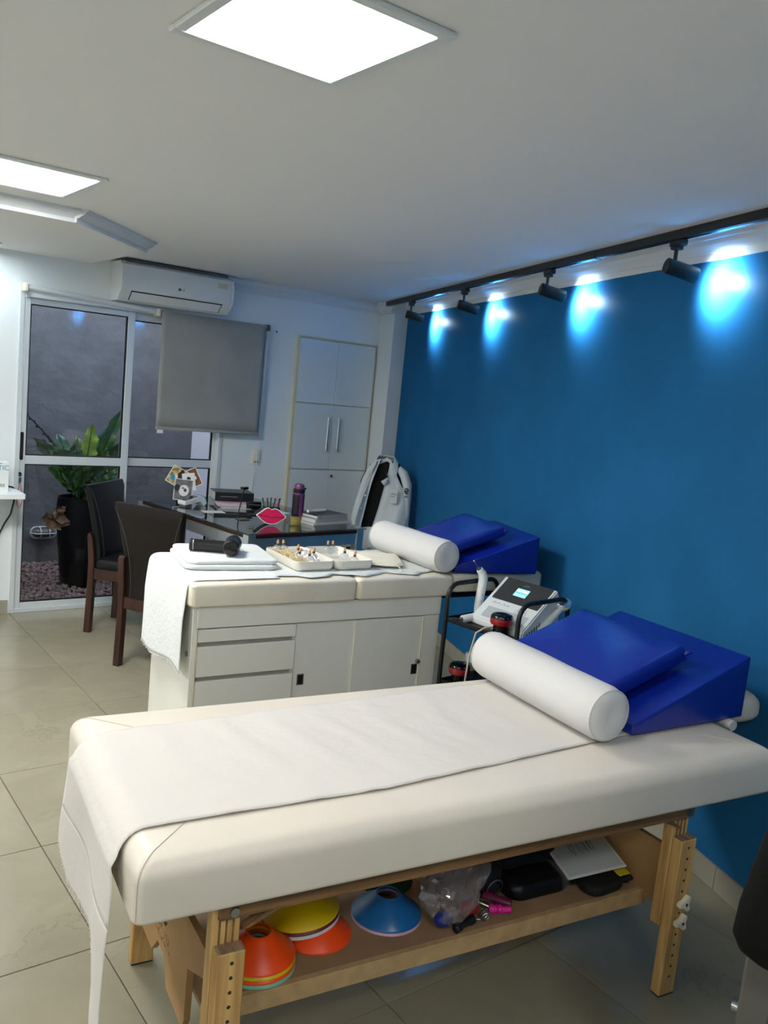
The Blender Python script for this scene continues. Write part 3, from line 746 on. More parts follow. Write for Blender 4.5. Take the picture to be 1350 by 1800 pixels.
# hanging end: wide torn flap and a long narrow tail
s_end = SL+.11
T0 = .27
def hem_z(t):
    pts_ = ((.0, .44), (.27, .432), (.35, .44), (.55, .415), (.80, .42), (.92, .45), (1, .47))
    for (a, za), (b_, zb) in zip(pts_[:-1], pts_[1:]):
        if t <= b_: return za+(zb-za)*(t-a)/(b_-a)+.006*noise.noise(Vector((t*30, 1, 0)))
    return .47
def flap(i, j):
    t = T0+(1-T0)*j; edge = hem_z(t)
    ztop = prof_runner(s_end)[1]; z = ztop+(edge-ztop)*i
    u, v, z2 = runner_pt(s_end+(ztop-z), t)
    return tl(u, v, z)
h = B(); sheet(h, 18, 44, flap); obj('torn_flap', h, 'sheet_cloth', rnr, ang=80, solid=.0009)
def tail(i, j):
    ztop = prof_runner(s_end)[1]; z = ztop+(.02-ztop)*i; dd = ztop-z
    u, v, z2 = runner_pt(s_end+min(dd, .25), T0*j)
    k = max(0, min(1, (dd-.22)/.2)); v += .035*k*(1-j)*.6+.02*k*math.sin(dd*9); u += .010*math.sin(dd*13+j*2)*k
    return tl(u, v, z)
h = B(); sheet(h, 44, 12, tail); obj('torn_tail', h, 'sheet_cloth', rnr, ang=80, solid=.0009)
h = B(); rr = random.Random(11)
for k in range(46):
    t = k/45.; p = flap(1, t); tube(h, [p, p+Vector((rr.uniform(-.002, .002), rr.uniform(-.006, .006), -rr.uniform(.004, .014)))], .0007, 4)
obj('frayed_threads', h, 'thread', rnr)
h = B(); cyl(h, tl(2.292, 1.70, .728), tl(2.292, 2.19, .728), .017, seg=18); obj('cloth_roll_core', h, 'sheet_cloth', rnr)

# ------------------------------------------------------------------ bolsters, wedges, pillows
def bolster(loc, rz, r, ln, label, grp='white bolsters'):
    t = thing('bolster', label, 'bolster', loc, rz, grp)     # axis along local y
    h = B(); N = 36; K = 22
    def f(i, j):
        a = 2*math.pi*j; y = -ln/2+ln*i
        e = min(i, 1-i)*ln; rr_ = r-(.008*(1-e/.02)**2 if e < .02 else 0)+.0025*noise.noise(Vector((math.cos(a)*2, y*7, math.sin(a)*2)))
        rr_ = max(.001, rr_); zf = max(-r+.001, rr_*math.sin(a)); return (rr_*math.cos(a), y, r+zf)
    sheet(h, K, N, f); bmesh.ops.remove_doubles(h, verts=h.verts[:], dist=1e-5); obj('cover', h, 'bolster_cloth', t, ang=70)
    for s in (-1, 1):
        h = B(); mt = axes((0, s*(ln/2-.001), r), (1, 0, 0), (0, 0, 1))
        rings = [(r-.008, 0), (r-.02, .006), (r*.55, .009), (r*.2, .007), (0, .006)]
        lathe(h, [(a_, b_*(-s)) for a_, b_ in rings], 36, mt)
        for v_ in h.verts: v_.co.y += .002*noise.noise(v_.co*18)
        e_ = obj('end_cap', h, 'bolster_cloth', t, ang=70)
        h = B(); tube(h, [((r-.006)*math.cos(2*math.pi*k/36), s*(ln/2-.003), r+(r-.006)*math.sin(2*math.pi*k/36)) for k in range(36)], .0022, 6, closed=True); obj('piping', h, 'bolster_cloth', e_)
    return t
def wedge(loc, rz, ln, wd, ht, label, front=.018):
    """slopes up along local +x, near end at x=0"""
    t = thing('wedge_cushion', label, 'wedge cushion', loc, rz, 'blue vinyl wedge cushions')
    h = B(); prism(h, [(0, 0), (ln, 0), (ln, ht), (0, front)], -wd/2, wd/2, axes((0, 0, 0), (1, 0, 0), (0, 0, 1)))
    bmesh.ops.bevel(h, geom=h.edges[:], offset=.007, segments=3, affect='EDGES', profile=.6)
    obj('body', h, 'blue_vinyl', t, ang=50)
    h = B()
    for s in (-1, 1):
        y = s*(wd/2-.0008)
        tube(h, [(.012, y, front-.004), (ln-.006, y, ht-.005)], .0012, 5)
        tube(h, [(ln-.002, s*(wd/2-.003), .01), (ln-.002, s*(wd/2-.003), ht-.008)], .0012, 5)
    obj('stitched_seams', h, 'blue_vinyl_seam', t)
    return t
def slab(loc, rz, pitch, ln, wd, th, label):
    t = thing('flat_cushion', label, 'cushion', loc, rz, 'flat blue vinyl cushions')
    h = B(); mt = Matrix.Rotation(-pitch, 4, 'Y')
    cushion(h, 0, ln, -wd/2, wd/2, 0, th, .018, .018, .012, .006, 4, 3)
    for v_ in h.verts: v_.co.z += .0022*noise.noise(Vector((v_.co.x*9, v_.co.y*9, 1)))
    bmesh.ops.transform(h, matrix=mt, verts=h.verts[:]); obj('cover', h, 'blue_vinyl', t, ang=60)
    h = B(); pts = [mt @ Vector((x, y, th*.52)) for x, y in ((-.001, -wd/2+.006), (-.001, wd/2-.006), (ln+.001, wd/2-.006), (ln+.001, -wd/2+.006))]
    tube(h, pts, .0014, 5, closed=True); obj('edge_seam', h, 'blue_vinyl_seam', t)
    # pinched corners
    for (x, y) in ((ln-.004, -wd/2+.004), (ln-.004, wd/2-.004)):
        h = B(); s = -1 if y < 0 else 1
        tube(h, [mt @ Vector((x-.03, y-s*.03, th*.5)), mt @ Vector((x, y, th*.52)), mt @ Vector((x+.014, y+s*.012, th*.55))], [.018, .012, .003], 8); obj('pinched_corner', h, 'blue_vinyl', t)
    return t
bolster(tw(1.735, 1.972, TZ+.004), TA+R(.5), .080, .575, 'white cloth bolster lying across the foreground massage table')
wp = math.atan2(.185, .52)
wedge(tw(1.845, 1.985, TZ+.004), TA+R(2.0), .50, .565, .20, 'blue vinyl wedge cushion at the head of the foreground massage table', .03)
slab(tw(1.838, 2.04, TZ+.057), TA+R(1.0), math.atan2(.17, .5), .355, .47, .058, 'flat blue vinyl cushion leaning on the foreground wedge behind its bolster')

# ------------------------------------------------------------------ treatment couch on a cabinet
CA = R(-6.006); CU = Vector((math.cos(CA), math.sin(CA), 0)); CV = Vector((-math.sin(CA), math.cos(CA), 0))
def cw(u, v, z=0): return CU*u+CV*v+Vector((0, 0, z))
A0, C0 = 1.74, 3.46
couch = thing('treatment_couch', 'white treatment couch on a cabinet with drawers and cream cushions', 'couch', cw(A0, C0), CA)
def cl(u, v, z=0): return Vector((u-A0, v-C0, z))
FV, BV = 3.185, 3.715
FZ = .75
h = B(); bx(h, 1.135-A0, 2.312-A0, FV+.02-C0, BV-C0, .06, FZ-.002, .002); obj('carcass', h, 'cabinet_white', couch, smooth=False)
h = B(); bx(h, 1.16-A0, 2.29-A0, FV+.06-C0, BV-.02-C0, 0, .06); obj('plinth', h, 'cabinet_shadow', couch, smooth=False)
h = B(); bx(h, 1.135-A0, 2.312-A0, FV-C0, FV+.019-C0, .661, FZ-.002, .0015); obj('top_fascia', h, 'cabinet_white', couch, smooth=False)
h = B(); bx(h, 1.118-A0, 1.1345-A0, FV+.004-C0, BV-C0, .02, FZ-.002, .0015); obj('side_panel', h, 'cabinet_white', couch, smooth=False)
for za, zc in ((.602, .655), (.457, .583), (.27, .438), (.09, .252)):
    h = B(); bx(h, 1.142-A0, 1.574-A0, FV+.001-C0, FV+.019-C0, za, zc, .002); d_ = obj('drawer', h, 'cabinet_white', couch, smooth=False)
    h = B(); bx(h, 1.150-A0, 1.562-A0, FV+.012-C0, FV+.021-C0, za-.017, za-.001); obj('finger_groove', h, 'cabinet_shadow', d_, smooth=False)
for k, (ua, ub) in enumerate(((1.580, 1.868), (1.862, 2.222))):
    o_ = .012 if k == 0 else .004
    h = B(); bx(h, ua-A0, ub-A0, FV+o_-C0, FV+o_+.007-C0, .09, .655, .001); d_ = obj('sliding_door', h, 'cabinet_white', couch, smooth=False)
    cu_ = 1.617 if k == 0 else 2.197
    h = B(); bx(h, cu_-.017-A0, cu_+.017-A0, FV+o_-.002-C0, FV+o_+.001-C0, .378, .428, .001); p_ = obj('finger_pull', h, 'steel', d_, smooth=False)
    h = B(); bx(h, cu_-.012-A0, cu_+.012-A0, FV+o_-.0035-C0, FV+o_-.0015-C0, .383, .423); bm2 = obj('pull_recess', h, 'black_metal', d_, smooth=False)
    if k == 0:
        h = B(); bx(h, 1.864-A0, 1.8665-A0, FV+.003-C0, FV+.013-C0, .09, .655); obj('door_edge', h, 'cabinet_edge', d_, smooth=False)
    else:
        h = B(); lathe(h, [(0, .012), (.009, .011), (.011, .006), (.013, 0)], 16, axes(cl(2.213, FV+o_, .440), (1, 0, 0), (0, 0, 1))); obj('lock_knob', h, 'steel', d_)
h = B(); bx(h, 2.225-A0, 2.310-A0, FV+.001-C0, FV+.019-C0, .06, .659, .001); obj('end_stile', h, 'cabinet_white', couch, smooth=False)
h = B(); bx(h, 2.220-A0, 2.2245-A0, FV-.001-C0, FV+.015-C0, .06, .659); obj('stile_edging', h, 'cabinet_edge', couch, smooth=False)
h = B(); bx(h, 1.1345-A0, 1.1395-A0, FV-.001-C0, FV+.015-C0, .06, .659); obj('stile_edging', h, 'cabinet_edge', couch, smooth=False)
h = B(); cyl(h, cl(1.118, 3.235, .545), cl(1.114, 3.235, .545), .012); obj('cap_bolt', h, 'steel', couch)
# mounting bar for the head part
h = B(); bx(h, 2.312-A0, 2.90-A0, 3.32-C0, 3.35-C0, .70, .738); bx(h, 2.312-A0, 2.90-A0, 3.58-C0, 3.61-C0, .70, .738); obj('support_bar', h, 'black_metal', couch, smooth=False)
PT = .85
for ua, ub in ((1.098, 1.846), (1.850, 2.362)):
    h = B(); cushion(h, ua-A0, ub-A0, 3.168-C0, 3.765-C0, FZ, PT-.003, .018, .010, .022, .004, 5, 4, .002); k_ = obj('seat_cushion', h, 'couch_vinyl', couch, ang=60)
    h = B(); tube(h, [cl(ua+.006, 3.1725, PT-.016), cl(ub-.006, 3.1725, PT-.016)], .0022, 6); tube(h, [cl(ua+.0045, 3.18, PT-.016), cl(ua+.0045, 3.755, PT-.016)], .0022, 6); obj('piping', h, 'couch_vinyl', k_)
h = B(); tube(h, [cl(1.30, 3.1675, PT-.018), cl(1.305, 3.19, PT-.002), cl(1.31, 3.30, PT+.0005)], .0013, 5); obj('stitch_line', h, 'seam', couch)
h = B(); cushion(h, 2.375-A0, 2.935-A0, 3.195-C0, 3.735-C0, FZ+.006, PT-.006, .02, .014, .03, .003, 5, 5, .002); hk = obj('head_cushion', h, 'couch_vinyl', couch, ang=60)
h = B(); tube(h, [cl(2.50, 3.1942, FZ+.015), cl(2.50, 3.1942, PT-.02), cl(2.50, 3.22, PT-.003)], .0014, 5); obj('stitch_line', h, 'seam', hk)
CT = PT+.002
bolster(cw(2.306, 3.47, CT+.002), CA+R(3), .078, .56, 'white cloth bolster lying across the cabinet couch')
wedge(cw(2.435, 3.455, CT), CA-R(11), .44, .50, .185, 'blue vinyl wedge cushion at the head of the cabinet couch', .03)
slab(cw(2.425, 3.50, CT+.055), CA-R(9), math.atan2(.155, .44), .34, .42, .055, 'flat blue vinyl cushion leaning on the couch wedge behind its bolster')
wc = B(); box(wc, (0, 0, 0), (.022, .008, .006), None, .002); tag(obj('white_clip', wc, 'white_plastic', loc=cw(2.80, 3.66, CT+.163), rot=(0, R(-18), CA-R(11))), 'tiny white clip lying on top of the couch wedge', 'clip')

# white cotton drape hanging over the left end of the couch
drp = thing('cotton_drape', 'white cotton sheet hanging with frayed hem over the couch end', 'sheet', cw(A0, C0), CA)
def drape(i, j):
    # j across (v from near to far), i along from the top over the end and down
    va, vb = 3.205, 3.745; v = va+(vb-va)*j
    hem = .462+.018*math.sin(j*5+.6)+.007*noise.noise(Vector((j*40, 0, 0)))
    Ltop = .36; arc = .03; total = Ltop+arc*1.57+(PT-.03-hem)
    s = i*total
    if s < Ltop: u = 1.098+arc+Ltop-s; z = PT+.003
    elif s < Ltop+arc*1.57:
        a = (s-Ltop)/arc; u = 1.098+arc-(arc+.005)*math.sin(a); z = PT+.003-arc+arc*math.cos(a)
    else:
        d = s-Ltop-arc*1.57; z = PT-.027-d; u = 1.092-.014*min(1, d*8)*(.6+.4*math.sin(j*9+d*5))-.02*d*j; v = v+(.02*d-.03*d*(1-j))
        v -= .06*d*(.5-j)*.6
    z += .0018*noise.noise(Vector((u*14, v*14, z*10)))+(.0009 if s < Ltop else 0)
    return cl(u, v, z)
h = B(); sheet(h, 60, 40, drape); obj('cloth', h, 'towel', drp, ang=80, solid=.0014)
h = B(); rr = random.Random(4)
for k in range(70):
    p = drape(1, k/69.); tube(h, [p, p+Vector((rr.uniform(-.003, .003), rr.uniform(-.005, .005), -rr.uniform(.004, .013)))], .0011, 4)
obj('frayed_hem', h, 'thread', drp)
# runner towel under the trays
h = B(); sheet(h, 40, 14, lambda i, j: cl(1.47+.86*i, 3.215+.025*math.sin(i*22)+.008*math.sin(i*61)+(.52-.02*math.sin(i*15))*j, PT+.0035+.0012*noise.noise(Vector((i*12, j*8, 0)))+.0012))
o_ = obj('white_towel', h, 'towel', None, loc=cw(A0, C0), rot=(0, 0, CA), ang=80, solid=.002); tag(o_, 'thin white towel spread under the two trays on the couch', 'towel')
# folded blanket
fb = thing('folded_blanket', 'folded white blanket under the black massage gun on the couch', 'blanket', cw(1.36, 3.545, PT+.006), CA-R(7))
for k, (zz, ww, hh, ox) in enumerate(((0, .41, .40, 0), (.019, .40, .385, .006))):
    h = B(); cushion(h, -ww/2+ox, ww/2+ox, -hh/2+.006*k, hh/2+.004*k, zz, zz+.021, .010, .010, .05, .004, 5, 7, .0)
    for v_ in h.verts:
        w_ = noise.noise(Vector((v_.co.x*6, v_.co.y*6, k*3)))+.5*noise.noise(Vector((v_.co.x*15, v_.co.y*15, k*3)))
        v_.co.z = max(.0005, v_.co.z+.005*w_*(1 if v_.co.z > .004 else 0)); v_.co.x += .006*noise.noise(Vector((v_.co.y*9, 2, k))); v_.co.y += .008*noise.noise(Vector((v_.co.x*9, 5, k)))
    obj('fold', h, 'towel', fb, ang=70)
# massage gun
mg = thing('massage_gun', 'black handheld massage gun lying on the folded blanket', 'massage gun', cw(1.365, 3.50, PT+.049), CA+R(-26))
h = B(); lathe(h, [(0, 0), (.020, .001), (.024, .004), (.024, .012), (.0235, .014), (.0225, .016), (.0225, .135), (.021, .14), (0, .14)], 24, axes((-.15, 0, .024), (0, 1, 0), (0, 0, 1))); obj('handle', h, 'black_plastic', mg)
h = B(); lathe(h, [(.0245, .0), (.0252, .002), (.0245, .004)], 24, axes((-.135, 0, .024), (0, 1, 0), (0, 0, 1))); obj('trim_ring', h, 'steel', mg)
h = B(); lathe(h, [(0, -.075), (.026, -.074), (.031, -.066), (.033, -.045), (.030, -.03), (.030, .02), (.033, .035), (.031, .050), (.020, .054), (0, .054)], 24, axes((.016, 0, .034), (0, 0, 1), (1, 0, 0))); obj('motor_head', h, 'black_plastic', mg)
h = B(); lathe(h, [(0, 0), (.024, 0), (.026, .003), (.026, .008), (.016, .010), (0, .011)], 24, axes((.016, -.072, .034), (1, 0, 0), (0, 0, 1))); obj('head_cap', h, 'gloss_black', mg)
h = B(); lathe(h, [(0, 0), (.012, 0), (.016, .006), (.016, .018), (0, .02)], 20, axes((.012, .066, .036), (-1, 0, 0), (0, 0, 1))); obj('massage_tip', h, 'grey_plastic', mg)
mg.scale = (1.12, 1.12, 1.12)

# trays with glass cups
def tray(u, v, label, ncups, seed, straw):
    t = thing('plastic_tray', label, 'tray', cw(u, v, PT+.0075), CA+R(2), 'trays of cupping glasses')
    w, d, hh = .193, .33, .042
    h = B(); rings = []
    for ins, z in ((.010, 0), (.004, .006), (0, .014), (-.001, hh), (.002, hh+.001), (.003, hh), (.004, .014), (.008, .008), (.016, .005), (.06, .005)):
        rings.append([h.verts.new((px, py, z)) for px, py in rrect(w-2*ins, d-2*ins, .028-min(ins, .01), 6)])
    n = len(rings[0])
    for a, b2 in zip(rings[:-1], rings[1:]):
        for k in range(n): h.faces.new((a[k], a[(k+1) % n], b2[(k+1) % n], b2[k]))
    h.faces.new(rings[0][::-1]); h.faces.new(rings[-1])
    obj('tray_body', h, 'tray_plastic', t, ang=50)
    return t
tray(1.692, 3.46, 'cream plastic tray heaped with glass cups and straw beside the blanket', 0, 1, True)
tray(1.892, 3.46, 'cream plastic tray with glass cups nearest the bolster', 0, 2, False)
cupn = [0]
def cup(u, v, z, label, tilt=0, rz=0, grp='glass cupping cups in the trays'):
    t = thing('cupping_glass', label, 'glass cup', cw(u, v, z), rz, grp)
    mt = Matrix.Rotation(tilt, 4, 'X')
    h = B(); lathe(h, [(.020, 0), (.0235, .002), (.0255, .012), (.023, .026), (.014, .036), (.007, .040), (.006, .044)], 18, mt); obj('glass', h, 'cup_glass', t)
    h = B(); lathe(h, [(0, .038), (.006, .038), (.0065, .048), (0, .049)], 12, mt); obj('valve', h, 'ink', t)
    h = B(); lathe(h, [(.0045, .047), (.0058, .050), (.0052, .062), (.003, .066), (0, .066)], 12, mt); obj('cork_tip', h, 'cork', t)
zt = PT+.0135
L = 'small glass cup with cork tip in the heaped tray, '
for (u, v, dz, tl_, rz_, lb) in ((1.625, 3.56, .018, .1, 0, 'far left'), (1.665, 3.57, .014, -.15, 0, 'second at the far side'), (1.655, 3.40, .012, .2, 1, 'at the near left'), (1.705, 3.375, .006, -.1, 2, 'at the near middle'), (1.74, 3.42, .010, .15, 0, 'near the foil'), (1.70, 3.49, .008, 0, 0, 'in the centre')):
    cup(u, v, zt+dz, L+lb, tl_, rz_)
L = 'small glass cup with cork tip in the bolster side tray, '
for (u, v, dz, tl_, rz_, lb) in ((1.878, 3.545, .014, .05, 0, 'furthest back left'), (1.912, 3.55, .012, -.1, 0, 'furthest back right'), (1.915, 3.44, .002, 0, 0, 'in the middle'), (1.925, 3.365, .002, .1, 0, 'nearest the front')):
    cup(u, v, zt+dz, L+lb, tl_, rz_)
h = B(); rr = random.Random(8)
for k in range(420):
    p = cl(1.635+rr.gauss(0, .032), 3.44+rr.uniform(-.13, .15), .022+rr.uniform(0, .036)); d = Vector((rr.uniform(-1, 1), rr.uniform(-1, 1), rr.uniform(-.2, .5)))*.022
    p.x = max(cl(1.612, 0).x, min(cl(1.775, 0).x, p.x)); tube(h, [p-d*.5, p, p+d+Vector((0, 0, .002))], .0011, 3)
o_ = obj('straw_packing', h, 'straw', None, loc=cw(A0, C0, PT-.0), rot=(0, 0, CA)); o_['kind'] = 'stuff'; o_['label'] = 'pale straw like cotton packing in the heaped tray'; o_['category'] = 'packing'
h = B()
def foil(i, j):
    u = 1.695+.075*i; v = 3.35+.20*j; e = math.sin(math.pi*i)*math.sin(math.pi*min(1, j*1.02))
    return cl(u+.004*noise.noise(Vector((i*8, j*12, 1))), v, .020+.050*max(0, e)**.6*(.6+.5*j)+.012*noise.noise(Vector((i*9, j*14, 4))))
sheet(h, 22, 34, foil); tag(obj('foil_wrap', h, 'foil', None, loc=cw(A0, C0, PT), rot=(0, 0, CA), ang=20, solid=.0006), 'crumpled silver foil wrap lying in the heaped tray', 'foil')
# drawstring pouch
pc = thing('cotton_pouch', 'cream cotton drawstring pouch lying between the tray and bolster', 'pouch', cw(2.115, 3.44, PT+.007), CA+R(-24))
h = B()
def pouch(s):
    def f(i, j):
        x = -.10+.20*i; y = -.14+.28*j; e = (max(0, 1-(abs(2*i-1))**4)*max(0, 1-(abs(2*j-1))**4))**.5
        neck = 1-.45*max(0, (.16-j)/.16); return (x*neck, y, .013+s*(.013*e)*(1+.35*noise.noise(Vector((i*5, j*6, s))))+.006*e*s)
    return f
sheet(h, 20, 26, pouch(1)); sheet(h, 20, 26, pouch(-.55)); bmesh.ops.remove_doubles(h, verts=h.verts[:], dist=.0006); obj('cloth_bag', h, 'cotton', pc, ang=70)
h = B(); tube(h, [(-.055, -.118, .016), (-.02, -.122, .024), (.03, -.12, .022), (.057, -.118, .014), (.075, -.135, .008), (.07, -.165, .004), (.08, -.18, .003)], .0028, 6); obj('drawstring', h, 'cotton', pc)

# ------------------------------------------------------------------ trolley and apparatus
TRA = R(6.5); TRZ = .68
tro = thing('metal_trolley', 'black metal trolley with hoop handles between couch and table', 'trolley', (2.786, 2.652, 0), TRA)
hw, hl = .178, .203
for zz in (TRZ, .385, .12):
    h = B(); bx(h, -hw, hw, -hl, hl, zz-.022, zz-.016); bx(h, -hw, -hw+.004, -hl, hl, zz-.022, zz, .001); bx(h, hw-.004, hw, -hl, hl, zz-.022, zz, .001); bx(h, -hw, hw, -hl, -hl+.004, zz-.022, zz, .001); bx(h, -hw, hw, hl-.004, hl, zz-.022, zz, .001)
    obj('tray', h, 'black_metal', tro, smooth=False)
for s in (-1, 1):
    h = B(); y = s*(hl-.0); pts = [(-hw, y, .06), (-hw, y, TRZ+.085)]
    for k in range(1, 7): a = R(180-15*k); pts.append((-hw+.065+.065*math.cos(a), y, TRZ+.085+.065*math.sin(a)))
    for k in range(0, 7): a = R(90-15*k); pts.append((hw-.065+.065*math.cos(a), y, TRZ+.085+.065*math.sin(a)))
    pts.append((hw, y, .06)); tube(h, pts, .0105, 10); obj('hoop_handle', h, 'black_metal', tro)
for sx in (-1, 1):
    for sy in (-1, 1):
        h = B(); cyl(h, (sx*hw-.012, sy*hl, .028), (sx*hw+.012, sy*hl, .028), .028); wv = obj('caster', h, 'black_plastic', tro)
        h = B(); bx(h, sx*hw-.016, sx*hw+.016, sy*hl-.012, sy*hl+.012, .05, .066); obj('fork', h, 'steel', wv, smooth=False)
def trl(x, y, z=0):
    v = Matrix.Rotation(TRA, 3, 'Z') @ Vector((x, y, 0)); return Vector((2.786+v.x, 2.652+v.y, z))
# therapy console, front edge towards -x
dev = thing('therapy_console', 'white therapy console with small lit screen on the trolley', 'therapy device', trl(-.100, -.025, TRZ-.016), TRA+R(-1))
DW, DD, DH, D0 = .30, .255, .200, .030
h = B(); prism(h, [(0, 0), (DD, 0), (DD+.005, DH*.72), (DD-.035, DH), (0, D0)], -DW/2, DW/2, axes((0, 0, 0), (1, 0, 0), (0, 0, 1))); bmesh.ops.bevel(h, geom=h.edges[:], offset=.006, segments=2, affect='EDGES'); obj('housing', h, 'white_plastic', dev)
sl = math.atan2(DH-D0, DD-.035); SX = Vector((math.cos(sl), 0, math.sin(sl))); SY = Vector((0, 1, 0)); SN = Vector((-math.sin(sl), 0, math.cos(sl)))
def dface(name, s0, s1, y0, y1, off, th, mat, par, r=.004):
    h = B(); o = Vector((0, 0, D0))+SX*((s0+s1)/2)+SY*((y0+y1)/2)+SN*off
    prism(h, rrect(s1-s0, y1-y0, r, 3), 0, th, axes(o, SX, SY)); return obj(name, h, mat, par, smooth=False)
bz = dface('display_panel', .135, .272, -.135, .125, .0005, .004, 'bezel', dev)
scn = dface('screen', .178, .225, -.035, .033, .0046, .0006, 'screen', bz, .001)
dface('screen_bar', .207, .212, -.033, .031, .0053, .0004, 'screen_line', bz, .0005); dface('screen_band', .196, .203, -.033, .031, .0053, .0004, 'screen_dark', bz, .0005)
h = B(); scribble(h, axes(Vector((0, 0, D0))+SX*.245+SY*-.0+SN*.0049, (0, -1, 0), SX), .034, .008, 6, .0016, 3); obj('maker_mark', h, 'device_grey', bz, smooth=False)
dface('label_plate', .02, .085, -.125, .105, .0004, .0006, 'device_grey', dev)
h = B(); scribble(h, axes(Vector((0, 0, D0))+SX*.112+SY*.055+SN*.0008, (0, -1, 0), SX), .10, .009, 15, .0016, 6); obj('product_text', h, 'bezel', dev, smooth=False)
for k, (s_, y_) in enumerate(((.112, -.055), (.095, -.045), (.112, -.085), (.095, -.090))):
    h = B(); lathe(h, [(.0085, 0), (.0085, .0012), (.0065, .0014), (.0065, 0)], 16, axes(Vector((0, 0, D0))+SX*s_+SY*y_+SN*.0003, SX, SY), True); obj('button', h, 'device_grey', dev)
h = B(); [bx(h, .03+.016*k, .036+.016*k, -DW/2-.0012, -DW/2+.0002, .010, .022+.008*k) for k in range(6)]; obj('side_vents', h, 'bezel', dev, smooth=False)
# base foot at the back
h = B(); bx(h, .19, .272, -DW/2-.010, DW/2, -.0, .018, .004); obj('rear_base', h, 'white_plastic', dev)
# ultrasound applicator leaning on the near side
us = thing('ultrasound_probe', 'white ultrasound probe with round metal head leaning beside the console', 'probe', trl(.035, -.186, TRZ-.008))
p0, p1 = Vector((-.035, .0, .012)), Vector((.105, .0, .120))
d_ = (p1-p0).normalized()
h = B(); tube(h, [p0, p0+d_*.03, p0+d_*.06, p0+d_*.12, p0+d_*.165, p1-d_*.015], [.012, .016, .018, .017, .015, .018], 16); obj('handle', h, 'white_plastic', us)
ht_ = p1+Vector((.004, 0, .008)); nx = Vector((-.30, -.25, .92)).normalized(); ex, ey = frame_of(nx)
h = B(); lathe(h, [(0, -.024), (.020, -.022), (.034, -.006), (.037, .006), (.036, .012), (0, .012)], 28, axes(ht_, ex, ey)); obj('head_housing', h, 'white_plastic', us)
h = B(); lathe(h, [(.0355, .010), (.0355, .0165), (.034, .018), (0, .0182)], 28, axes(ht_, ex, ey)); obj('metal_face', h, 'chrome', us)
h = B(); tube(h, [p0+d_*.004, p0-d_*.02, p0-d_*.03+Vector((-.01, .0, -.004)), p0+Vector((-.07, .0, -.012)), p0+Vector((-.085, .02, -.012))], [.008, .007, .005, .005, .005], 10); obj('cord', h, 'cable', us)
# laser pen standing at the far side
lp = thing('laser_pen', 'white curved laser handpiece with metal tip standing behind the console', 'handpiece', trl(-.010, .165, TRZ-.016))
h = B(); pth = [(-.012, -.02, .0), (-.010, -.018, .06), (.0, -.012, .11), (.012, -.006, .15), (.020, 0, .185), (.016, .006, .210), (.0, .012, .228)]; tube(h, pth, [.016, .019, .020, .021, .0215, .0205, .016], 16); obj('grip', h, 'white_plastic', lp)
h = B(); tube(h, [(.004, .011, .226), (-.008, .016, .236)], [.012, .009], 14); obj('collar', h, 'steel', lp)
h = B(); tube(h, [(-.006, .015, .234), (-.024, .024, .262)], [.0022, .0016], 8); bmesh.ops.create_uvsphere(h, u_segments=12, v_segments=8, radius=.0058, matrix=Matrix.Translation((-.026, .025, .265))); obj('tip_ball', h, 'steel', lp)
h = B(); [box(h, (-.012+.008*k*.6, -.034+.002*k, .055+.03*k), (.010, .004, .012), None, .001) for k in range(3)]; obj('buttons', h, 'device_grey', lp)
# flat handpiece on the tray
fh = thing('flat_handpiece', 'white cylindrical handpiece lying on the trolley tray', 'handpiece', trl(-.070, .130, TRZ-.016), TRA+R(2))
h = B(); tube(h, [(-.085, 0, .018), (-.078, 0, .018), (.02, .0, .019), (.09, 0, .021)], [.013, .018, .019, .022], 16); obj('barrel', h, 'white_plastic', fh)
h = B(); lathe(h, [(0, 0), (.009, 0), (.011, .004), (.011, .008), (0, .008)], 14, axes((-.093, 0, .018), (0, 1, 0), (0, 0, 1))); obj('nozzle', h, 'steel', fh)
h = B(); tube(h, [(-.09, .002, .018), (-.115, .018, .023), (-.135, .024, .021)], .004, 8); obj('metal_lead', h, 'steel', fh)
# electric cupping heads
def ecup(loc, label, K=1.16):
    t = thing('electric_cup', label, 'cupping device', loc, 0, 'red and black electric cups')
    h = B(); lathe(h, [(0, 0), (.028, 0), (.030, .003), (.027, .006), (.027, .040), (.030, .044)], 28); obj('clear_base', h, 'black_plastic', t)
    for k in range(9):
        a = 2*math.pi*k/9; h = B(); bx(h, .0275, .0295, -.002, .002, .006, .04); bmesh.ops.rotate(h, cent=(0, 0, 0), matrix=Matrix.Rotation(a, 3, 'Z'), verts=h.verts[:]); obj('base_rib', h, 'gloss_black', t, smooth=False)
    h = B(); lathe(h, [(.028, .042), (.040, .044), (.0435, .052), (.0435, .064), (.042, .070)], 32); obj('red_body', h, 'cup_red', t)
    h = B(); lathe(h, [(.0425, .069), (.041, .077), (.035, .083), (.018, .086), (0, .0865)], 32); obj('glossy_lid', h, 'gloss_black', t)
    for k in range(4):
        a = R(200+28*k); h = B(); lathe(h, [(0, .0008), (.0025, .0004), (.003, 0)], 8, Matrix.Translation((.040*math.cos(a), .040*math.sin(a), .0765))); obj('indicator', h, 'white_plastic', t)
    for ch in t.children: ch.scale = (K, K, K)
ecup(trl(-.139, -.085, TRZ-.016), 'red and black electric cup standing on the upper trolley tray')
ecup(trl(-.118, .140, .369), 'red and black electric cup standing on the lower trolley tray')
bt = thing('clear_bottle', 'clear bottle with white cap on the lower trolley tray', 'bottle', trl(-.038, .150, .369))
h = B(); lathe(h, [(0, 0), (.024, 0), (.026, .004), (.026, .085), (.023, .095), (.020, .098)], 24); obj('body', h, 'bottle_clear', bt)
h = B(); lathe(h, [(0, .092), (.023, .092), (.0235, .095), (.0235, .128), (.021, .131), (0, .131)], 24); obj('cap', h, 'white_plastic', bt)
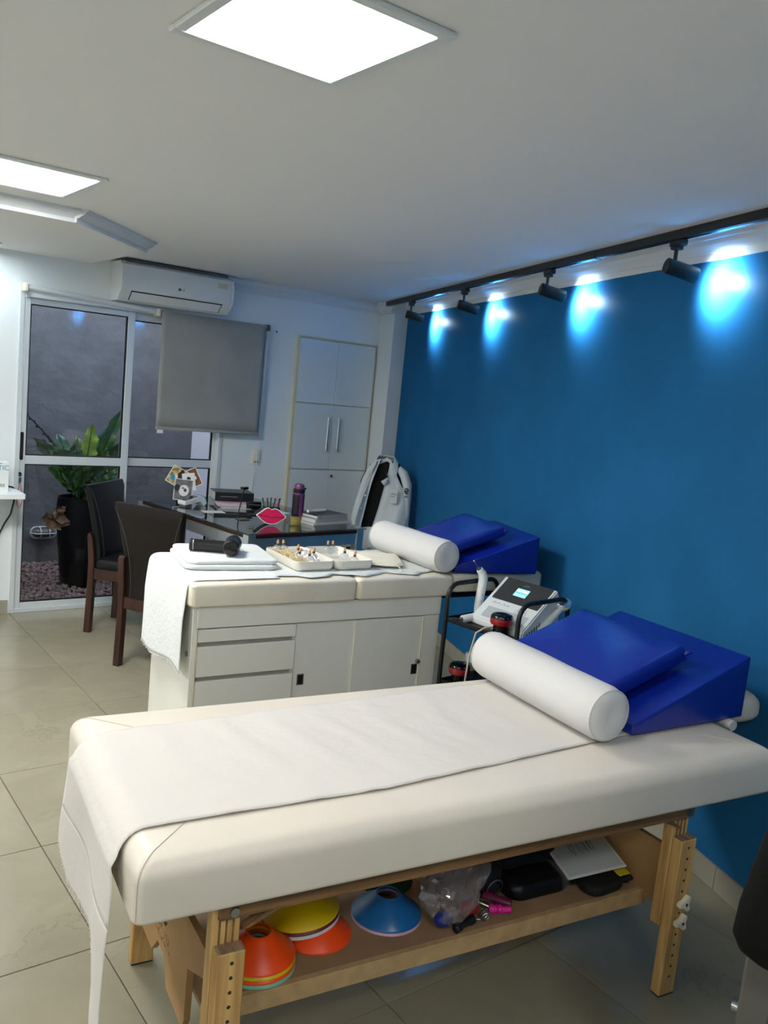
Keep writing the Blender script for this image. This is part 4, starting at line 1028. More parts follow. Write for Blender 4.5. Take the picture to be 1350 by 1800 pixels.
h = B(); tube(h, [trl(-.115, -.03, TRZ+.004), trl(-.165, -.02, TRZ+.004), trl(-.20, 0, TRZ-.02), trl(-.205, .02, .55), trl(-.19, .04, .42), trl(-.15, .08, .372), trl(-.10, .05, .36)], .0042, 8); tag(obj('grey_lead', h, 'cable'), 'beige cable drooping from the console down to the lower tray', 'cable')

# ------------------------------------------------------------------ glass desk
DA = math.atan2(4.391-4.297, 3.221-2.341)
DKO = Vector((2.341, 4.297, 0)); DKX = Vector((math.cos(DA), math.sin(DA), 0)); DKY = Vector((-math.sin(DA), math.cos(DA), 0))
DKZ = .79; DLX, DLY = .885, 1.335
def dk(x, y, z=DKZ): return DKO+DKX*x+DKY*y+Vector((0, 0, z))
desk = thing('glass_desk', 'glass topped desk on a chrome frame behind the couch', 'desk', DKO, DA)
h = B(); bx(h, -.012, DLX+.012, -.012, DLY+.012, DKZ-.010, DKZ, .0015); obj('glass_top', h, 'desk_glass', desk, smooth=False)
h = B(); t_ = .02
bx(h, .03, DLX-.03, .004, .024, DKZ-.034, DKZ-.012); bx(h, .03, DLX-.03, DLY-.024, DLY-.004, DKZ-.034, DKZ-.012); bx(h, .004, .024, .03, DLY-.03, DKZ-.034, DKZ-.012); bx(h, DLX-.024, DLX-.004, .03, DLY-.03, DKZ-.034, DKZ-.012); obj('wood_strip', h, 'walnut', desk, smooth=False)
for x0, x1, y0, y1 in ((.05, DLX-.05, .006, .046), (.05, DLX-.05, DLY-.046, DLY-.006), (.006, .046, .05, DLY-.05), (DLX-.046, DLX-.006, .05, DLY-.05)):
    h = B(); bx(h, x0, x1, y0, y1, DKZ-.105, DKZ-.034, .002); obj('frame_rail', h, 'chrome', desk, smooth=False)
for x, y in ((0, 0), (DLX-.055, 0), (0, DLY-.055), (DLX-.055, DLY-.055)):
    h = B(); bx(h, x, x+.055, y, y+.055, 0, DKZ-.011, .002); obj('leg', h, 'chrome', desk, smooth=False)

# things on the desk
ph = thing('photo_cards', 'fan of pet photo prints standing in a holder on the desk', 'photo stand', dk(.20, 1.08), DA+R(-22))
h = B(); bx(h, -.05, .05, -.02, .02, 0, .018, .002); obj('holder', h, 'gloss_black', ph, smooth=False)
def card(w, hh, cx_, cz_, roll, y, mat, nm, spots_):
    mt = axes((cx_, y, cz_), (math.cos(R(roll)), 0, math.sin(R(roll))), (-math.sin(R(roll)), .10, math.cos(R(roll))))
    h = B(); prism(h, rrect(w, hh, .002, 2), -.0006, .0006, mt); c_ = obj('photo_print', h, 'photo_back', ph, smooth=False)
    h = B(); prism(h, rrect(w-.010, hh-.010, .001, 2), .0007, .0010, mt); p_ = obj('picture', h, mat, c_, smooth=False)
    for (sx, sy, sr, sm) in spots_:
        h = B(); prism(h, [(sx+sr*math.cos(2*math.pi*k/14), sy+sr*1.15*math.sin(2*math.pi*k/14)) for k in range(14)], .0011, .0014, mt); obj('picture_shape', h, sm, c_, smooth=False)
card(.115, .125, -.052, .178, -28, .006, 'photo_yellow', 'a', ((-.02, -.02, .016, 'teal'), (.022, .018, .026, 'ink'), (.015, .045, .013, 'cone_maroon'), (-.005, -.002, .010, 'photo_back')))
card(.105, .125, .048, .170, 26, .010, 'photo_brown', 'b', ((-.012, -.012, .010, 'photo_back'), (.018, -.004, .012, 'photo_back')))
card(.085, .12, .028, .145, 8, .002, 'photo_back', 'c', ((.0, .02, .014, 'ink'), (.012, -.008, .009, 'ink')))
card(.125, .145, -.008, .092, -4, -.008, 'photo_grey', 'd', ((.004, -.005, .034, 'photo_back'), (-.042, .01, .020, 'ink'), (-.004, .012, .006, 'ink'), (.012, -.002, .010, 'ink')))
cm = thing('card_terminal', 'white card payment terminal with blue stripe on the desk', 'card terminal', dk(.19, .965), DA+R(14))
h = B(); prism(h, [(-.09, .022), (-.085, .012), (.055, .030), (.085, 0), (.112, .012), (.095, .055), (.062, .070), (-.088, .040)], -.037, .037, axes((0, 0, 0), (1, 0, 0), (0, 0, 1))); bmesh.ops.bevel(h, geom=h.edges[:], offset=.004, segments=2, affect='EDGES'); obj('body', h, 'white_plastic', cm)
h = B(); prism(h, [(-.078, .0422), (.035, .0645), (.035, .0658), (-.078, .0436)], -.028, .028, axes((0, 0, 0), (1, 0, 0), (0, 0, 1))); obj('screen', h, 'gloss_black', cm, smooth=False)
h = B(); prism(h, [(.066, .0705), (.0985, .0552), (.1145, .0125), (.1165, .0135), (.1005, .0568), (.067, .0722)], -.034, .034, axes((0, 0, 0), (1, 0, 0), (0, 0, 1))); obj('blue_stripe', h, 'teal', cm, smooth=False)
h = B(); scribble(h, axes((-.01, -.0374, .034), (1, 0, .18), (0, 0, 1)), .035, .007, 7, .001, 2); obj('side_print', h, 'ink', cm, smooth=False)
h = B(); bx(h, -.08, -.02, -.03, .03, 0, .012); obj('stand', h, 'grey_plastic', cm, smooth=False)
def book(name, label, cat, loc, rz, w, d, t, cover, pages, wire=False, grp=None, spine=True, ridge=0, long_spine=False):
    o = thing(name, label, cat, loc, rz, grp)
    h = B(); bx(h, -w/2+.003, w/2-.002, -d/2+.003, d/2-.003, .0016, t-.0016); obj('pages', h, pages, o, smooth=False)
    h = B(); bx(h, -w/2, w/2, -d/2, d/2, 0, .0016); bx(h, -w/2, w/2, -d/2, d/2, t-.0016, t)
    if long_spine: bx(h, -w/2, w/2, -d/2-.003, -d/2+.001, 0, t, .001)
    elif not wire: bx(h, -w/2-.002, -w/2+.001, -d/2, d/2, 0, t)
    obj('cover', h, cover, o, smooth=False)
    if wire:
        h = B(); n = int(w/.0125)
        for k in range(n):
            x = -w/2+.008+k*(w-.016)/(n-1)
            tube(h, [(x, -d/2+.002+.0001, t*.5), (x, -d/2+.006, t+.0022), (x, -d/2-.004, t+.002), (x, -d/2-.0075, t*.5), (x, -d/2-.004, -.0002), (x, -d/2+.006, .0004)], .0019, 5, closed=True)
        obj('spiral', h, 'spiral_wire', o)
    return o
b1 = book('spiral_notebook', 'pink spiral notebook under the black book on the desk', 'notebook', dk(.50, .93), DA+R(-24), .235, .19, .022, 'pink_cover', 'book_pages', True)
b2 = book('spiral_notebook', 'white paged spiral pad under the pink notebook on the desk', 'notebook', dk(.49, .90, DKZ-.0), DA+R(-22), .20, .16, .0001 if False else .002, 'paper', 'book_pages')
b2.location = dk(.475, .875); b1.location = dk(.50, .93, DKZ+.0045)
bb = book('thick_book', 'thick black hardcover book on top of the pink notebook', 'book', dk(.545, 1.03, DKZ+.031), DA+R(-20), .27, .19, .058, 'book_cover', 'book_pages', long_spine=True)
h = B(); bx(h, -.10, .02, -.0990, -.0979, .026, .031); obj('cover_print', h, 'paper_print', bb, smooth=False)
h = B(); scribble(h, axes((0, -.02, .0584), (1, 0, 0), (0, 1, 0)), .20, .05, 12, .005, 4); obj('title_print', h, 'paper_print', bb, smooth=False)
gl = thing('glasses_case', 'small black folded case leaning against the black book', 'case', dk(.57, .79), DA+R(-24))
h = B(); bx(h, -.05, .05, -.022, .022, 0, .052, .006, 2); obj('case', h, 'gloss_black', gl); h = B(); bx(h, -.035, .04, -.0228, -.0218, .030, .034); obj('clasp', h, 'steel', gl, smooth=False)
st = thing('phone_stand', 'thin dark rod phone stand on a small grey plate', 'phone stand', dk(.245, .43), DA)
h = B(); bx(h, -.035, .035, -.03, .03, 0, .006, .002); obj('base_plate', h, 'grey_plastic', st, smooth=False)
h = B(); tube(h, [(-.032, 0, .006), (-.028, .01, .04), (.03, .05, .185)], .0036, 8); obj('rod', h, 'black_metal', st)
h = B(); box(h, (.034, .054, .19), (.05, .03, .016), Matrix.Rotation(.3, 3, 'Z'), .003); obj('clip', h, 'gloss_black', st)
pp = thing('paper_sheet', 'printed paper slip lying on the glass desk by the terminal', 'paper', dk(.21, .72), DA+R(-12))
h = B(); bx(h, -.07, .07, -.045, .045, .0003, .0012); obj('sheet', h, 'paper', pp, smooth=False)
h = B(); scribble(h, axes((0, 0, .0015), (1, 0, 0), (0, 1, 0)), .06, .03, 8, .003, 12); obj('print', h, 'teal', pp, smooth=False)
pp = thing('paper_sheet', 'white paper sheet lying behind the pink water bottle', 'paper', dk(.62, .62), DA+R(10)); pp['label'] = 'white paper sheet lying behind the purple water bottle'
h = B(); bx(h, -.10, .10, -.07, .07, .0003, .0015); obj('sheet', h, 'paper', pp, smooth=False)
# lips pen holder
lp2 = thing('lips_pen_holder', 'black pen holder with a big pink lips front on the desk', 'pen holder', dk(.312, .225), DA+R(-24))
def lipshape(s):
    up = [(-1, .05), (-.72, .42), (-.42, .82), (-.18, .92), (0, .74), (.2, .86), (.46, .74), (.76, .34), (1, -.08)]
    lo = [(.72, -.46), (.4, -.82), (.1, -.95), (-.25, -.88), (-.6, -.55), (-.85, -.18)]
    return [(x*.094*s, z_*.056*s) for x, z_ in up+lo]
def smoothpoly(pts, n=4):
    out = []; m_ = len(pts)
    for i in range(m_):
        p0, p1, p2, p3 = [Vector((*pts[(i+k-1) % m_], 0)) for k in range(4)]
        for t in range(n):
            t = t/n; out.append(tuple((.5*((2*p1)+(-p0+p2)*t+(2*p0-5*p1+4*p2-p3)*t*t+(-p0+3*p1-3*p2+p3)*t**3))[:2]))
    return out
sp = smoothpoly(lipshape(1.0)); LZ = .056
for nm, sc_, y0, y1, mt_ in (('case', .97, 0, .085, 'black_plastic'), ('white_rim', 1.0, -.006, 0, 'white_felt'), ('dark_outline', .90, -.0075, -.006, 'lips_line'), ('pink_lips', .865, -.010, -.0075, 'lips')):
    h = B(); prism(h, [(x*sc_, z_*sc_) for x, z_ in sp], -y1, -y0, axes((0, 0, LZ), (1, 0, 0), (0, 0, 1))); obj(nm, h, mt_, lp2, ang=50)
h = B(); tube(h, [(-.078, -.0105, LZ+.004), (-.04, -.0108, LZ+.0), (-.012, -.0108, LZ-.006), (.004, -.0108, LZ-.012), (.02, -.0108, LZ-.004), (.045, -.0108, LZ-.004), (.08, -.0105, LZ-.010)], .0022, 6); obj('lip_crease', h, 'lips_line', lp2)
h = B(); bx(h, -.05, .055, .012, .078, .085, .108, .003); obj('pen_opening', h, 'gloss_black', lp2)
pens = [(-.03, .04, -14, 'pen_green', 'green pen leaning far left in the lips holder'), (-.014, .03, -6, 'ink', 'black pen leaning left in the lips holder'), (.0, .05, 3, 'pen_green', 'dark green pen in the middle of the lips holder'), (.014, .035, 8, 'ink', 'black pen right of middle in the lips holder'), (.026, .05, 5, 'pen_white', 'white tipped pen in the lips holder'), (.033, .03, 12, 'pen_red', 'red pen in the lips holder'), (.044, .045, 10, 'pen_blue', 'blue pen furthest right in the lips holder')]
for (x, y, ti, mt_, lb) in pens:
    q = lp2.matrix_basis @ Vector((x, y, .07)); t = thing('pen', lb, 'pen', q, DA+R(-24), 'pens in the lips holder')
    d = Vector((math.sin(R(ti)), .1, math.cos(R(ti)))); h = B(); tube(h, [d*.02, d*.078], .0042, 8); obj('barrel', h, mt_, t)
    h = B(); tube(h, [d*.078, d*.088, d*.092], [.0046, .0044, .002], 8); obj('cap', h, 'ink' if mt_ != 'pen_white' else 'cork', t)
wb = thing('water_bottle', 'purple water bottle with black grip and lid on the desk', 'bottle', dk(.59, .325), DA)
h = B(); lathe(h, [(0, 0), (.031, 0), (.035, .004), (.036, .03), (.034, .09), (.0355, .15), (.036, .185), (.031, .196), (0, .196)], 28); obj('body', h, 'bottle_purple', wb)
h = B()
for k in range(20):
    pass
def grip(i, j):
    a = R(-150+300*j); zz = .035+.137*i; r_ = .0372-.0025*math.sin(i*math.pi)*.4+.0008; return (r_*math.cos(a+R(90)), r_*math.sin(a+R(90)), zz)
sheet(h, 10, 26, grip); obj('grip_sleeve', h, 'bottle_grip', wb, solid=.002)
h = B(); lathe(h, [(.0365, .182), (.0375, .184), (.0375, .205), (.034, .209), (0, .209)], 28); obj('lid_collar', h, 'bottle_grip', wb)
h = B(); lathe(h, [(.033, .207), (.033, .226), (.029, .236), (.016, .241), (0, .242)], 28); obj('lid', h, 'bottle_purple', wb)
h = B(); box(h, (.040, -.005, .208), (.018, .018, .010), None, .003); obj('spout_tab', h, 'bottle_grip', wb)
gb = thing('gold_box', 'small gold cube box beside the lips pen holder', 'box', dk(.475, .195), DA+R(-28))
h = B(); bx(h, -.032, .032, -.03, .03, 0, .048, .003, 2); obj('body', h, 'gold', gb); h = B(); bx(h, -.033, .033, -.031, .031, .038, .05, .003, 2); obj('lid', h, 'gold', gb)
# stack of spiral notebooks on the right
z_ = DKZ
for k, (w, d, t, cov, lab, wire, dx) in enumerate(((.34, .24, .010, 'paper', 'flat white folder at the bottom of the right notebook stack', False, 0), (.29, .20, .022, 'paper', 'white spiral notebook in the middle of the right stack', True, .0), (.28, .195, .020, 'book_cover', 'black covered spiral notebook on top of the right stack', True, .004))):
    o = book('spiral_notebook' if wire else 'folder', lab, 'notebook' if wire else 'folder', dk(.745+dx, .27, z_), DA+R(4+k), w, d, t, cov, 'book_pages', wire, 'right stack of notebooks' if wire else None); z_ += t+(.0025 if wire else .0005)
    if k == 0: z_ += .002
mk = thing('white_marker', 'white cylindrical marker lying on the right notebook stack', 'marker', dk(.70, .27, z_+.011), DA+R(8))
h = B(); tube(h, [(-.085, 0, 0), (-.08, 0, 0), (.05, 0, 0), (.088, 0, 0)], [.006, .0105, .0105, .008], 14); obj('barrel', h, 'white_plastic', mk)
h = B(); lathe(h, [(.0108, 0), (.0108, .03), (.0102, .031)], 14, axes((-.078, 0, 0), (0, 1, 0), (0, 0, 1))); obj('cap', h, 'paper', mk)
kr = thing('key_ring', 'small bunch of keys lying behind the water bottle', 'keys', dk(.655, .37), DA)
for k in range(4):
    h = B(); box(h, (.012*k-.02, .01*math.sin(k*2), .004+.004*k), (.045, .016, .0025), Matrix.Rotation(k*.7, 3, 'Z'), .001); obj('key', h, 'gold' if k % 2 else 'steel', kr)

# ------------------------------------------------------------------ dining chairs
def chair(label, loc, rz, leather):
    t = thing('dining_chair', label, 'chair', loc, rz, 'dark leather dining chairs by the desk')
    # local y forward, origin between the rear feet
    for s in (-1, 1):
        h = B(); pr = [(-.030, 0), (.012, 0), (.020, .25), (.022, .46), (.004, .60), (-.016, .635), (-.032, .62), (-.018, .45), (-.020, .25)]
        prism(h, pr, -.020, .020, axes((s*.185, 0, 0), (0, 1, 0), (0, 0, 1))); bmesh.ops.bevel(h, geom=h.edges[:], offset=.003, segments=1, affect='EDGES'); lgo = obj('leg', h, 'walnut', t, ang=30)
        h = B(); cyl(h, (s*.185, -.0175, .505), (s*.185, -.0195, .505), .004, seg=10); obj('screw_cap', h, 'cork', lgo)
        h = B(); prism(h, [(s*.185-.019, .385), (s*.185+.019, .385), (s*.185+.019, .425), (s*.185-.019, .425)], .0, .40); lgo = obj('leg', h, 'walnut', t, smooth=False)
        h = B(); bx(h, s*.185-.012, s*.185+.012, .02, .39, .345, .415, .002); obj('side_apron', h, 'walnut', t, smooth=False)
    h = B(); bx(h, -.166, .166, -.012, .012, .335, .40, .002); obj('rear_apron', h, 'walnut', t, smooth=False)
    h = B(); bx(h, -.166, .166, .392, .416, .345, .415, .002); obj('front_apron', h, 'walnut', t, smooth=False)
    h = B(); cushion(h, -.215, .215, .028, .445, .414, .475, .02, .012, .03, .006, 4, 4); se = obj('seat', h, leather, t, ang=60)
    h = B(); tube(h, [(-.209, .05, .462), (-.209, .43, .462)], .0016, 5); obj('seat_piping', h, leather, se)
    # backrest: waisted panel leaning back, curved over the top
    def wid(z): q = (z-.36)/.57; return .178+.055*max(0, q-.25)**1.6*1.55
    def yb(z): q = (z-.36)/.57; return .028-.085*max(0, q-.2)**1.3
    h = B(); NZ = 16; rings = []
    for k in range(NZ+1):
        z = .375+.555*k/NZ; w = wid(z); y = yb(z); t_ = .024 if k < NZ else .014
        rg = []
        for (px, py) in rrect(2*w, 2*t_, .014 if k < NZ else .010, 3): rg.append(h.verts.new((px, y+py, z)))
        rings.append(rg)
    n = len(rings[0])
    for a, b_ in zip(rings[:-1], rings[1:]):
        for k in range(n): h.faces.new((a[k], a[(k+1) % n], b_[(k+1) % n], b_[k]))
    h.faces.new(rings[0][::-1]); h.faces.new(rings[-1]); bk_ = obj('backrest', h, leather, t, ang=60)
    h = B()
    for s in (-1, 1):
        for f_ in (-1, 1):
            pts = []
            for k in range(13):
                z = .39+.52*k/12; q = k/12; w = wid(z)-.042+.040*max(0, (q-.45)/.55)**2; pts.append((s*w, yb(z)+f_*.0243, z))
            tube(h, pts, .0013, 5)
    obj('stitching', h, 'grey_plastic', bk_)
    return t
chair('brown leather dining chair nearer the camera with back to us', (1.812, 4.395, 0), R(-61), 'leather_brown')
chair('dark leather dining chair turned sideways before the glass door', (1.900, 5.345, 0), R(-135.6), 'leather_black')

# ------------------------------------------------------------------ swivel chair with a lab coat
def swivel(label, loc, rz, ztop=1.17, w=.235, zlow=.60):
    t = thing('office_chair', label, 'office chair', loc, rz)
    for k in range(5):
        a = 2*math.pi*k/5+.3; h = B(); e = Vector((.30*math.cos(a), .30*math.sin(a), .065)); tube(h, [(0, 0, .10), e*.5+Vector((0, 0, .06)), e], [.026, .020, .014], 8); ba = obj('base_arm', h, 'black_plastic', t)
        h = B(); q = Vector((-math.sin(a), math.cos(a), 0))*.012; cyl(h, Vector((e.x, e.y, .027))-q, Vector((e.x, e.y, .027))+q, .026, seg=16); obj('caster', h, 'black_plastic', ba)
    h = B(); cyl(h, (0, 0, .09), (0, 0, .42), .027); obj('gas_lift', h, 'black_metal', t)
    h = B(); cushion(h, -.24, .24, -.22, .24, .42, .50, .03, .025, .09, .008, 5, 6); obj('seat', h, 'seat_black', t, ang=60)
    h = B(); tube(h, [(0, -.15, .43), (0, -.27, .46), (0, -.30, .60), (0, -.29, .80)], [.024, .026, .026, .022], 8); obj('spine', h, 'black_plastic', t)
    return t
OCX, OCY, OCR = 3.66, 4.90, R(128)
oc = swivel('black office chair behind the desk wearing the lab coat', (OCX, OCY, 0), OCR)
def backsurf(i, j, off, w=.185, z0=.56, z1=1.165):
    z = z0+(z1-z0)*i; q = abs(2*j-1); wz = w*(1-.10*(1-i))*(1-.38*max(0, i-.72)/.28*1); x = (2*j-1)*wz
    y = -.235-.06*i+.04*q*q+off; zz = z-.05*max(0, i-.8)/.2*q*q*1.0
    return (x, y, zz)
h = B(); sheet(h, 18, 14, lambda i, j: backsurf(i, j, 0)); obj('backrest', h, 'seat_black', oc, ang=70, solid=.05)
CK = .74
coat = thing('lab_coat', 'white lab coat with embroidered pocket hung over the office chair', 'coat', (OCX, OCY, 0), OCR)
# front panels: image-right panel is wide, image-left is narrow. local +x is image left
def fpanel(side):
    def f(i, j):
        # i from the top downwards, j from inner edge to outer edge
        z = 1.175-.62*i if side > 0 else 1.175-.66*i
        if side > 0:   # narrow panel at image left
            xi = .050+.115*min(1, i*1.25)+.02*math.sin(i*4); xo = .135+.135*min(1, i*1.4)
        else:          # wide panel at image right
            xi = -.045+.02*i+.115*max(0, i-.1); xo = -.125-.165*min(1, i*3.2)
        x = xi+(xo-xi)*j
        top = .03*j*j*4 if i < .001 else .0
        z -= (.115*j**1.5)*(1-i*.75)
        y = -.195-.05*(1-i)+.045*math.sin(j*math.pi*.9)*min(1, i*3)+.05*i*i+.016*math.sin(j*10+i*3+side)*min(1, i*2.2)+.020*i*math.sin(i*9+j*3)
        return (x, y+.02, z)
    return f
for s, nm in ((1, 'front_panel'), (-1, 'front_panel')):
    h = B(); sheet(h, 34, 18, fpanel(s)); pn = obj(nm, h, 'coat_cloth', coat, ang=80, solid=.003)
# back yoke over the backrest
def yoke(i, j):
    q = 2*j-1; x = q*(.13+.145*min(1, i*2.2)); z = 1.185-.05*abs(q)**1.6-.62*i-.05*abs(q)*(1-i); y = -.255-.055*math.sin(min(1, i*4)*math.pi/2)-.012*math.sin(q*8)*i
    return (x, y, z)
h = B(); sheet(h, 26, 24, yoke); obj('back_panel', h, 'coat_cloth', coat, ang=80, solid=.003)
# collar
h = B()
def collar(i, j):
    a = R(-20+220*i); x = .088*math.cos(a)*(1+.1*j); y = -.225-.060*math.sin(a); fall = .02+.075*(abs(i-.5)*2)**2.0
    return (x*(1+.42*j), y+.012*(1-j)-.018*j*math.sin(a)+(.022*j if math.sin(a) < .5 else 0), 1.198-fall*j-.055*max(0, abs(2*i-1)-.62)/.38)
sheet(h, 30, 6, collar); obj('collar', h, 'coat_cloth', coat, ang=80, solid=.004)
# lapel flap at image right
h = B(); lv = [(-.028, -.178, 1.10), (-.060, -.165, 1.05), (.005, -.150, 1.015), (-.030, -.155, .985), (-.075, -.160, 1.015)]
f_ = [h.verts.new(v) for v in lv]; h.faces.new(f_); obj('lapel', h, 'coat_cloth', coat, solid=.004)
# sleeves
def sleeve(pts, rad, nm):
    h = B(); tube(h, pts, rad, 18)
    for v_ in h.verts:
        n_ = noise.noise(Vector((v_.co.x*16, v_.co.y*16, v_.co.z*5))); v_.co += Vector((n_*.008, n_*.010, 0))
        v_.co.x += .004*math.sin(v_.co.z*60)
    return obj(nm, h, 'coat_cloth', coat, ang=80)
slv = sleeve([(-.13, -.24, 1.115), (-.195, -.235, 1.075), (-.240, -.228, 1.00), (-.255, -.22, .90), (-.262, -.21, .78), (-.268, -.20, .66), (-.27, -.195, .58)], [.026, .040, .043, .042, .044, .046, .050], 'sleeve')
sleeve([(.11, -.235, 1.125), (.150, -.225, 1.085), (.185, -.215, 1.00), (.215, -.205, .89), (.245, -.195, .78), (.262, -.19, .69)], [.024, .034, .036, .034, .034, .034], 'sleeve')
# skirt of the coat hanging forward over the seat side
h = B()
def skirt(i, j):
    x = -.255+.40*j; z = .70-.26*i-.04*j*(1-i); y = -.13+.06*i+.022*math.sin(j*13+i*2)+.03*math.sin(j*5)
    return (x, y, z)
sheet(h, 16, 30, skirt); obj('coat_skirt', h, 'coat_cloth', coat, ang=80, solid=.003)
# chest pocket with embroidery, emblem on the sleeve
pkt = axes((-.150, -.108, .935), (-1, .12, 0), (0, .05, 1)); 
h = B(); prism(h, rrect(.078, .105, .006, 2), 0, .003, pkt @ Matrix.Rotation(math.pi, 4, 'Y') if False else axes((-.150, -.112, .925), (-1, .10, 0), (0, .06, 1)) @ Matrix.Scale(-1, 4, (0, 0, 1))); po = obj('chest_pocket', h, 'coat_cloth', coat, smooth=False)
h = B(); mt = axes((-.150, -.1055, .938), (-1, .10, 0), (0, .06, 1)); scribble(h, mt, .062, .008, 12, .0026, 21); mt = axes((-.146, -.1058, .920), (-1, .10, 0), (0, .06, 1)); scribble(h, mt, .054, .007, 10, .0026, 22); obj('embroidered_text', h, 'embroid', po, smooth=False)
em = axes((-.258, -.170, .965), (-1, .12, 0), (0, .10, 1))
h = B(); tube(h, [em @ Vector((.020*math.cos(R(20*k)), .020*math.sin(R(20*k)), 0)) for k in range(17)], .0036, 6); tube(h, [em @ Vector((.011*math.cos(R(30*k)+3), .011*math.sin(R(30*k)+3), 0)) for k in range(9)], .0026, 6); lathe(h, [(0, .002), (.006, .002), (.006, 0)], 10, em); obj('sleeve_emblem', h, 'embroid', slv)
h = B(); [tube(h, [em @ Vector((-.026+.005*k, -.030+.006*abs(5-k)*-.4, .0)), em @ Vector((-.022+.004*k, -.050+.004*math.sin(k*2), 0))], .0016, 5) for k in range(11)]; obj('pale_emblem', h, 'embroid_pale', slv)
h = B(); [lathe(h, [(0, .003), (.007, .002), (.008, 0)], 10, axes((.148+.03*k, -.135, .90-.1*k), (1, 0, 0), (0, 0, 1))) for k in range(2)]; obj('buttons', h, 'white_plastic', coat)

for ch in coat.children_recursive:
    for v_ in ch.data.vertices: v_.co.x *= CK
# ------------------------------------------------------------------ chair at the right edge
rc = thing('padded_chair', 'black padded chair with grey legs cut off at the right edge', 'chair', (1.96, .708, 0), math.atan2(-.9, .43))
h = B(); rings = []
for (z, w, t_) in ((.615, .12, .012), (.618, .155, .024), (.624, .195, .034), (.640, .226, .040), (.667, .240, .042), (.73, .236, .042), (.795, .226, .042), (.903, .208, .042), (1.0, .19, .040), (1.05, .16, .032), (1.06, .11, .016)):
    y = -.29-.05*(z-.62); rings.append([h.verts.new((px, y+py, z)) for px, py in rrect(2*w, 2*t_, t_*.9, 5)])
n = len(rings[0])
for a, b_ in zip(rings[:-1], rings[1:]):
    for k in range(n): h.faces.new((a[k], a[(k+1) % n], b_[(k+1) % n], b_[k]))
h.faces.new(rings[0][::-1]); h.faces.new(rings[-1]); obj('backrest', h, 'seat_black', rc, ang=60)
h = B(); cushion(h, -.19, .19, -.22, .22, .42, .49, .03, .02, .07, .008, 5, 6); obj('seat', h, 'seat_black', rc, ang=60)
for s in (-1, 1):
    h = B(); bx(h, s*.178-.03, s*.178+.03, -.275, -.235, 0, .66, .005); lo_ = obj('leg', h, 'grey_plastic', rc, smooth=False)
    h = B(); cyl(h, (s*.206, -.258, .485), (s*.220, -.258, .485), .012, seg=14); obj('bolt', h, 'steel', lo_)
    h = B(); bx(h, s*.17-.02, s*.17+.02, .17, .205, 0, .43, .003); obj('leg', h, 'grey_plastic', rc, smooth=False)
    h = B(); bx(h, s*.165-.012, s*.165+.012, -.24, .18, .395, .42); obj('seat_rail', h, 'grey_plastic', rc, smooth=False)

# ------------------------------------------------------------------ goods on the shelf under the massage table
def cone(u, v, z, r, hh, mat, label, grp, tilt=(0, 0)):
    t = thing('disc_cone', label, 'training cone', tw(u, v, z), TA, grp)
    mt = Matrix.Rotation(tilt[0], 4, 'X') @ Matrix.Rotation(tilt[1], 4, 'Y')
    h = B(); rt_ = r*.33
    lathe(h, [(r, 0), (r, .0022), (r*.985, .005), (r*.62, hh*.52), (rt_+.006, hh*.93), (rt_, hh), (rt_-.003, hh), (rt_-.0025, hh*.96), (r*.60, hh*.48), (r*.95, .003), (r*.96, 0)], 40, mt, True); obj('shell', h, mat, t, ang=50)
    h = B(); lathe(h, [(rt_+.0015, hh-.001), (rt_+.0015, hh+.0018), (rt_-.003, hh+.0018), (rt_-.003, hh-.001)], 32, mt, True); obj('rim', h, mat, t)
    return t
g1 = 'disc cones in the left stack'
for k, (mt_, lb) in enumerate((('cone_mint', 'mint green disc cone at the bottom of the left stack'), ('cone_orange', 'orange disc cone just above the mint one'), ('cone_yellow', 'yellow disc cone under the top orange one in left stack'), ('cone_orange', 'orange disc cone on top of the left stack'))):
    cone(.770, 1.782, SHZ+.010*k+.0005, .095-.0006*k, .056, mt_, lb, g1)
g2 = 'disc cones in the middle stack'
cone(.955, 1.845, SHZ+.0005, .096, .05, 'cone_orange', 'orange disc cone at the bottom of the middle stack', g2)
for k, (mt_, lb) in enumerate((('cone_white', 'white disc cone above orange one in the middle stack'), ('cone_maroon', 'maroon disc cone under the yellow one'), ('cone_yellow', 'yellow disc cone on top of the tilted middle stack'))):
    cone(.928, 1.885, SHZ+.026+.0095*k, .104-.0008*k, .054, mt_, lb, g2, (R(-4), R(-7)))
g3 = 'disc cones in the right stack'
cone(1.168, 1.845, SHZ+.0005, .097, .054, 'cone_pink', 'pale pink disc cone under the blue one', g3)
cone(1.168, 1.845, SHZ+.0095, .097, .054, 'cone_blue', 'blue disc cone on the massage table shelf', g3)
cone(1.245, 2.000, SHZ+.0005, .085, .05, 'cone_green', 'dark green disc cone behind the blue one', g3)
def shl(u, v, z=0): return tl(u, v, SHZ+z)
# crumpled clear bag
bg_ = thing('plastic_bag', 'crumpled clear plastic bag with small items on the table shelf', 'plastic bag', tw(U0, V0), TA)
def bagsurf(i, j):
    a = 2*math.pi*j; q = i
    r_ = .088*math.sin(math.pi*min(1, .10+q*.80))**.7*(1.0-.30*q); n1 = noise.noise(Vector((math.cos(a)*1.9, math.sin(a)*1.9, q*3.2+5))); n2 = noise.noise(Vector((math.cos(a)*5, math.sin(a)*5, q*9)))
    rr_ = max(.012, r_*(1+.42*n1+.20*n2)); cx_, cy_ = 1.318+.12*q*q, 1.760+.06*q
    return shl(cx_+rr_*math.cos(a)*1.08, cy_+rr_*math.sin(a)*.92, max(.002, .004+.165*q+.012*n2*(q > .05)))
h = B(); sheet(h, 26, 44, bagsurf); bmesh.ops.remove_doubles(h, verts=h.verts[:], dist=1e-4); obj('film', h, 'bag_film', bg_, ang=22)
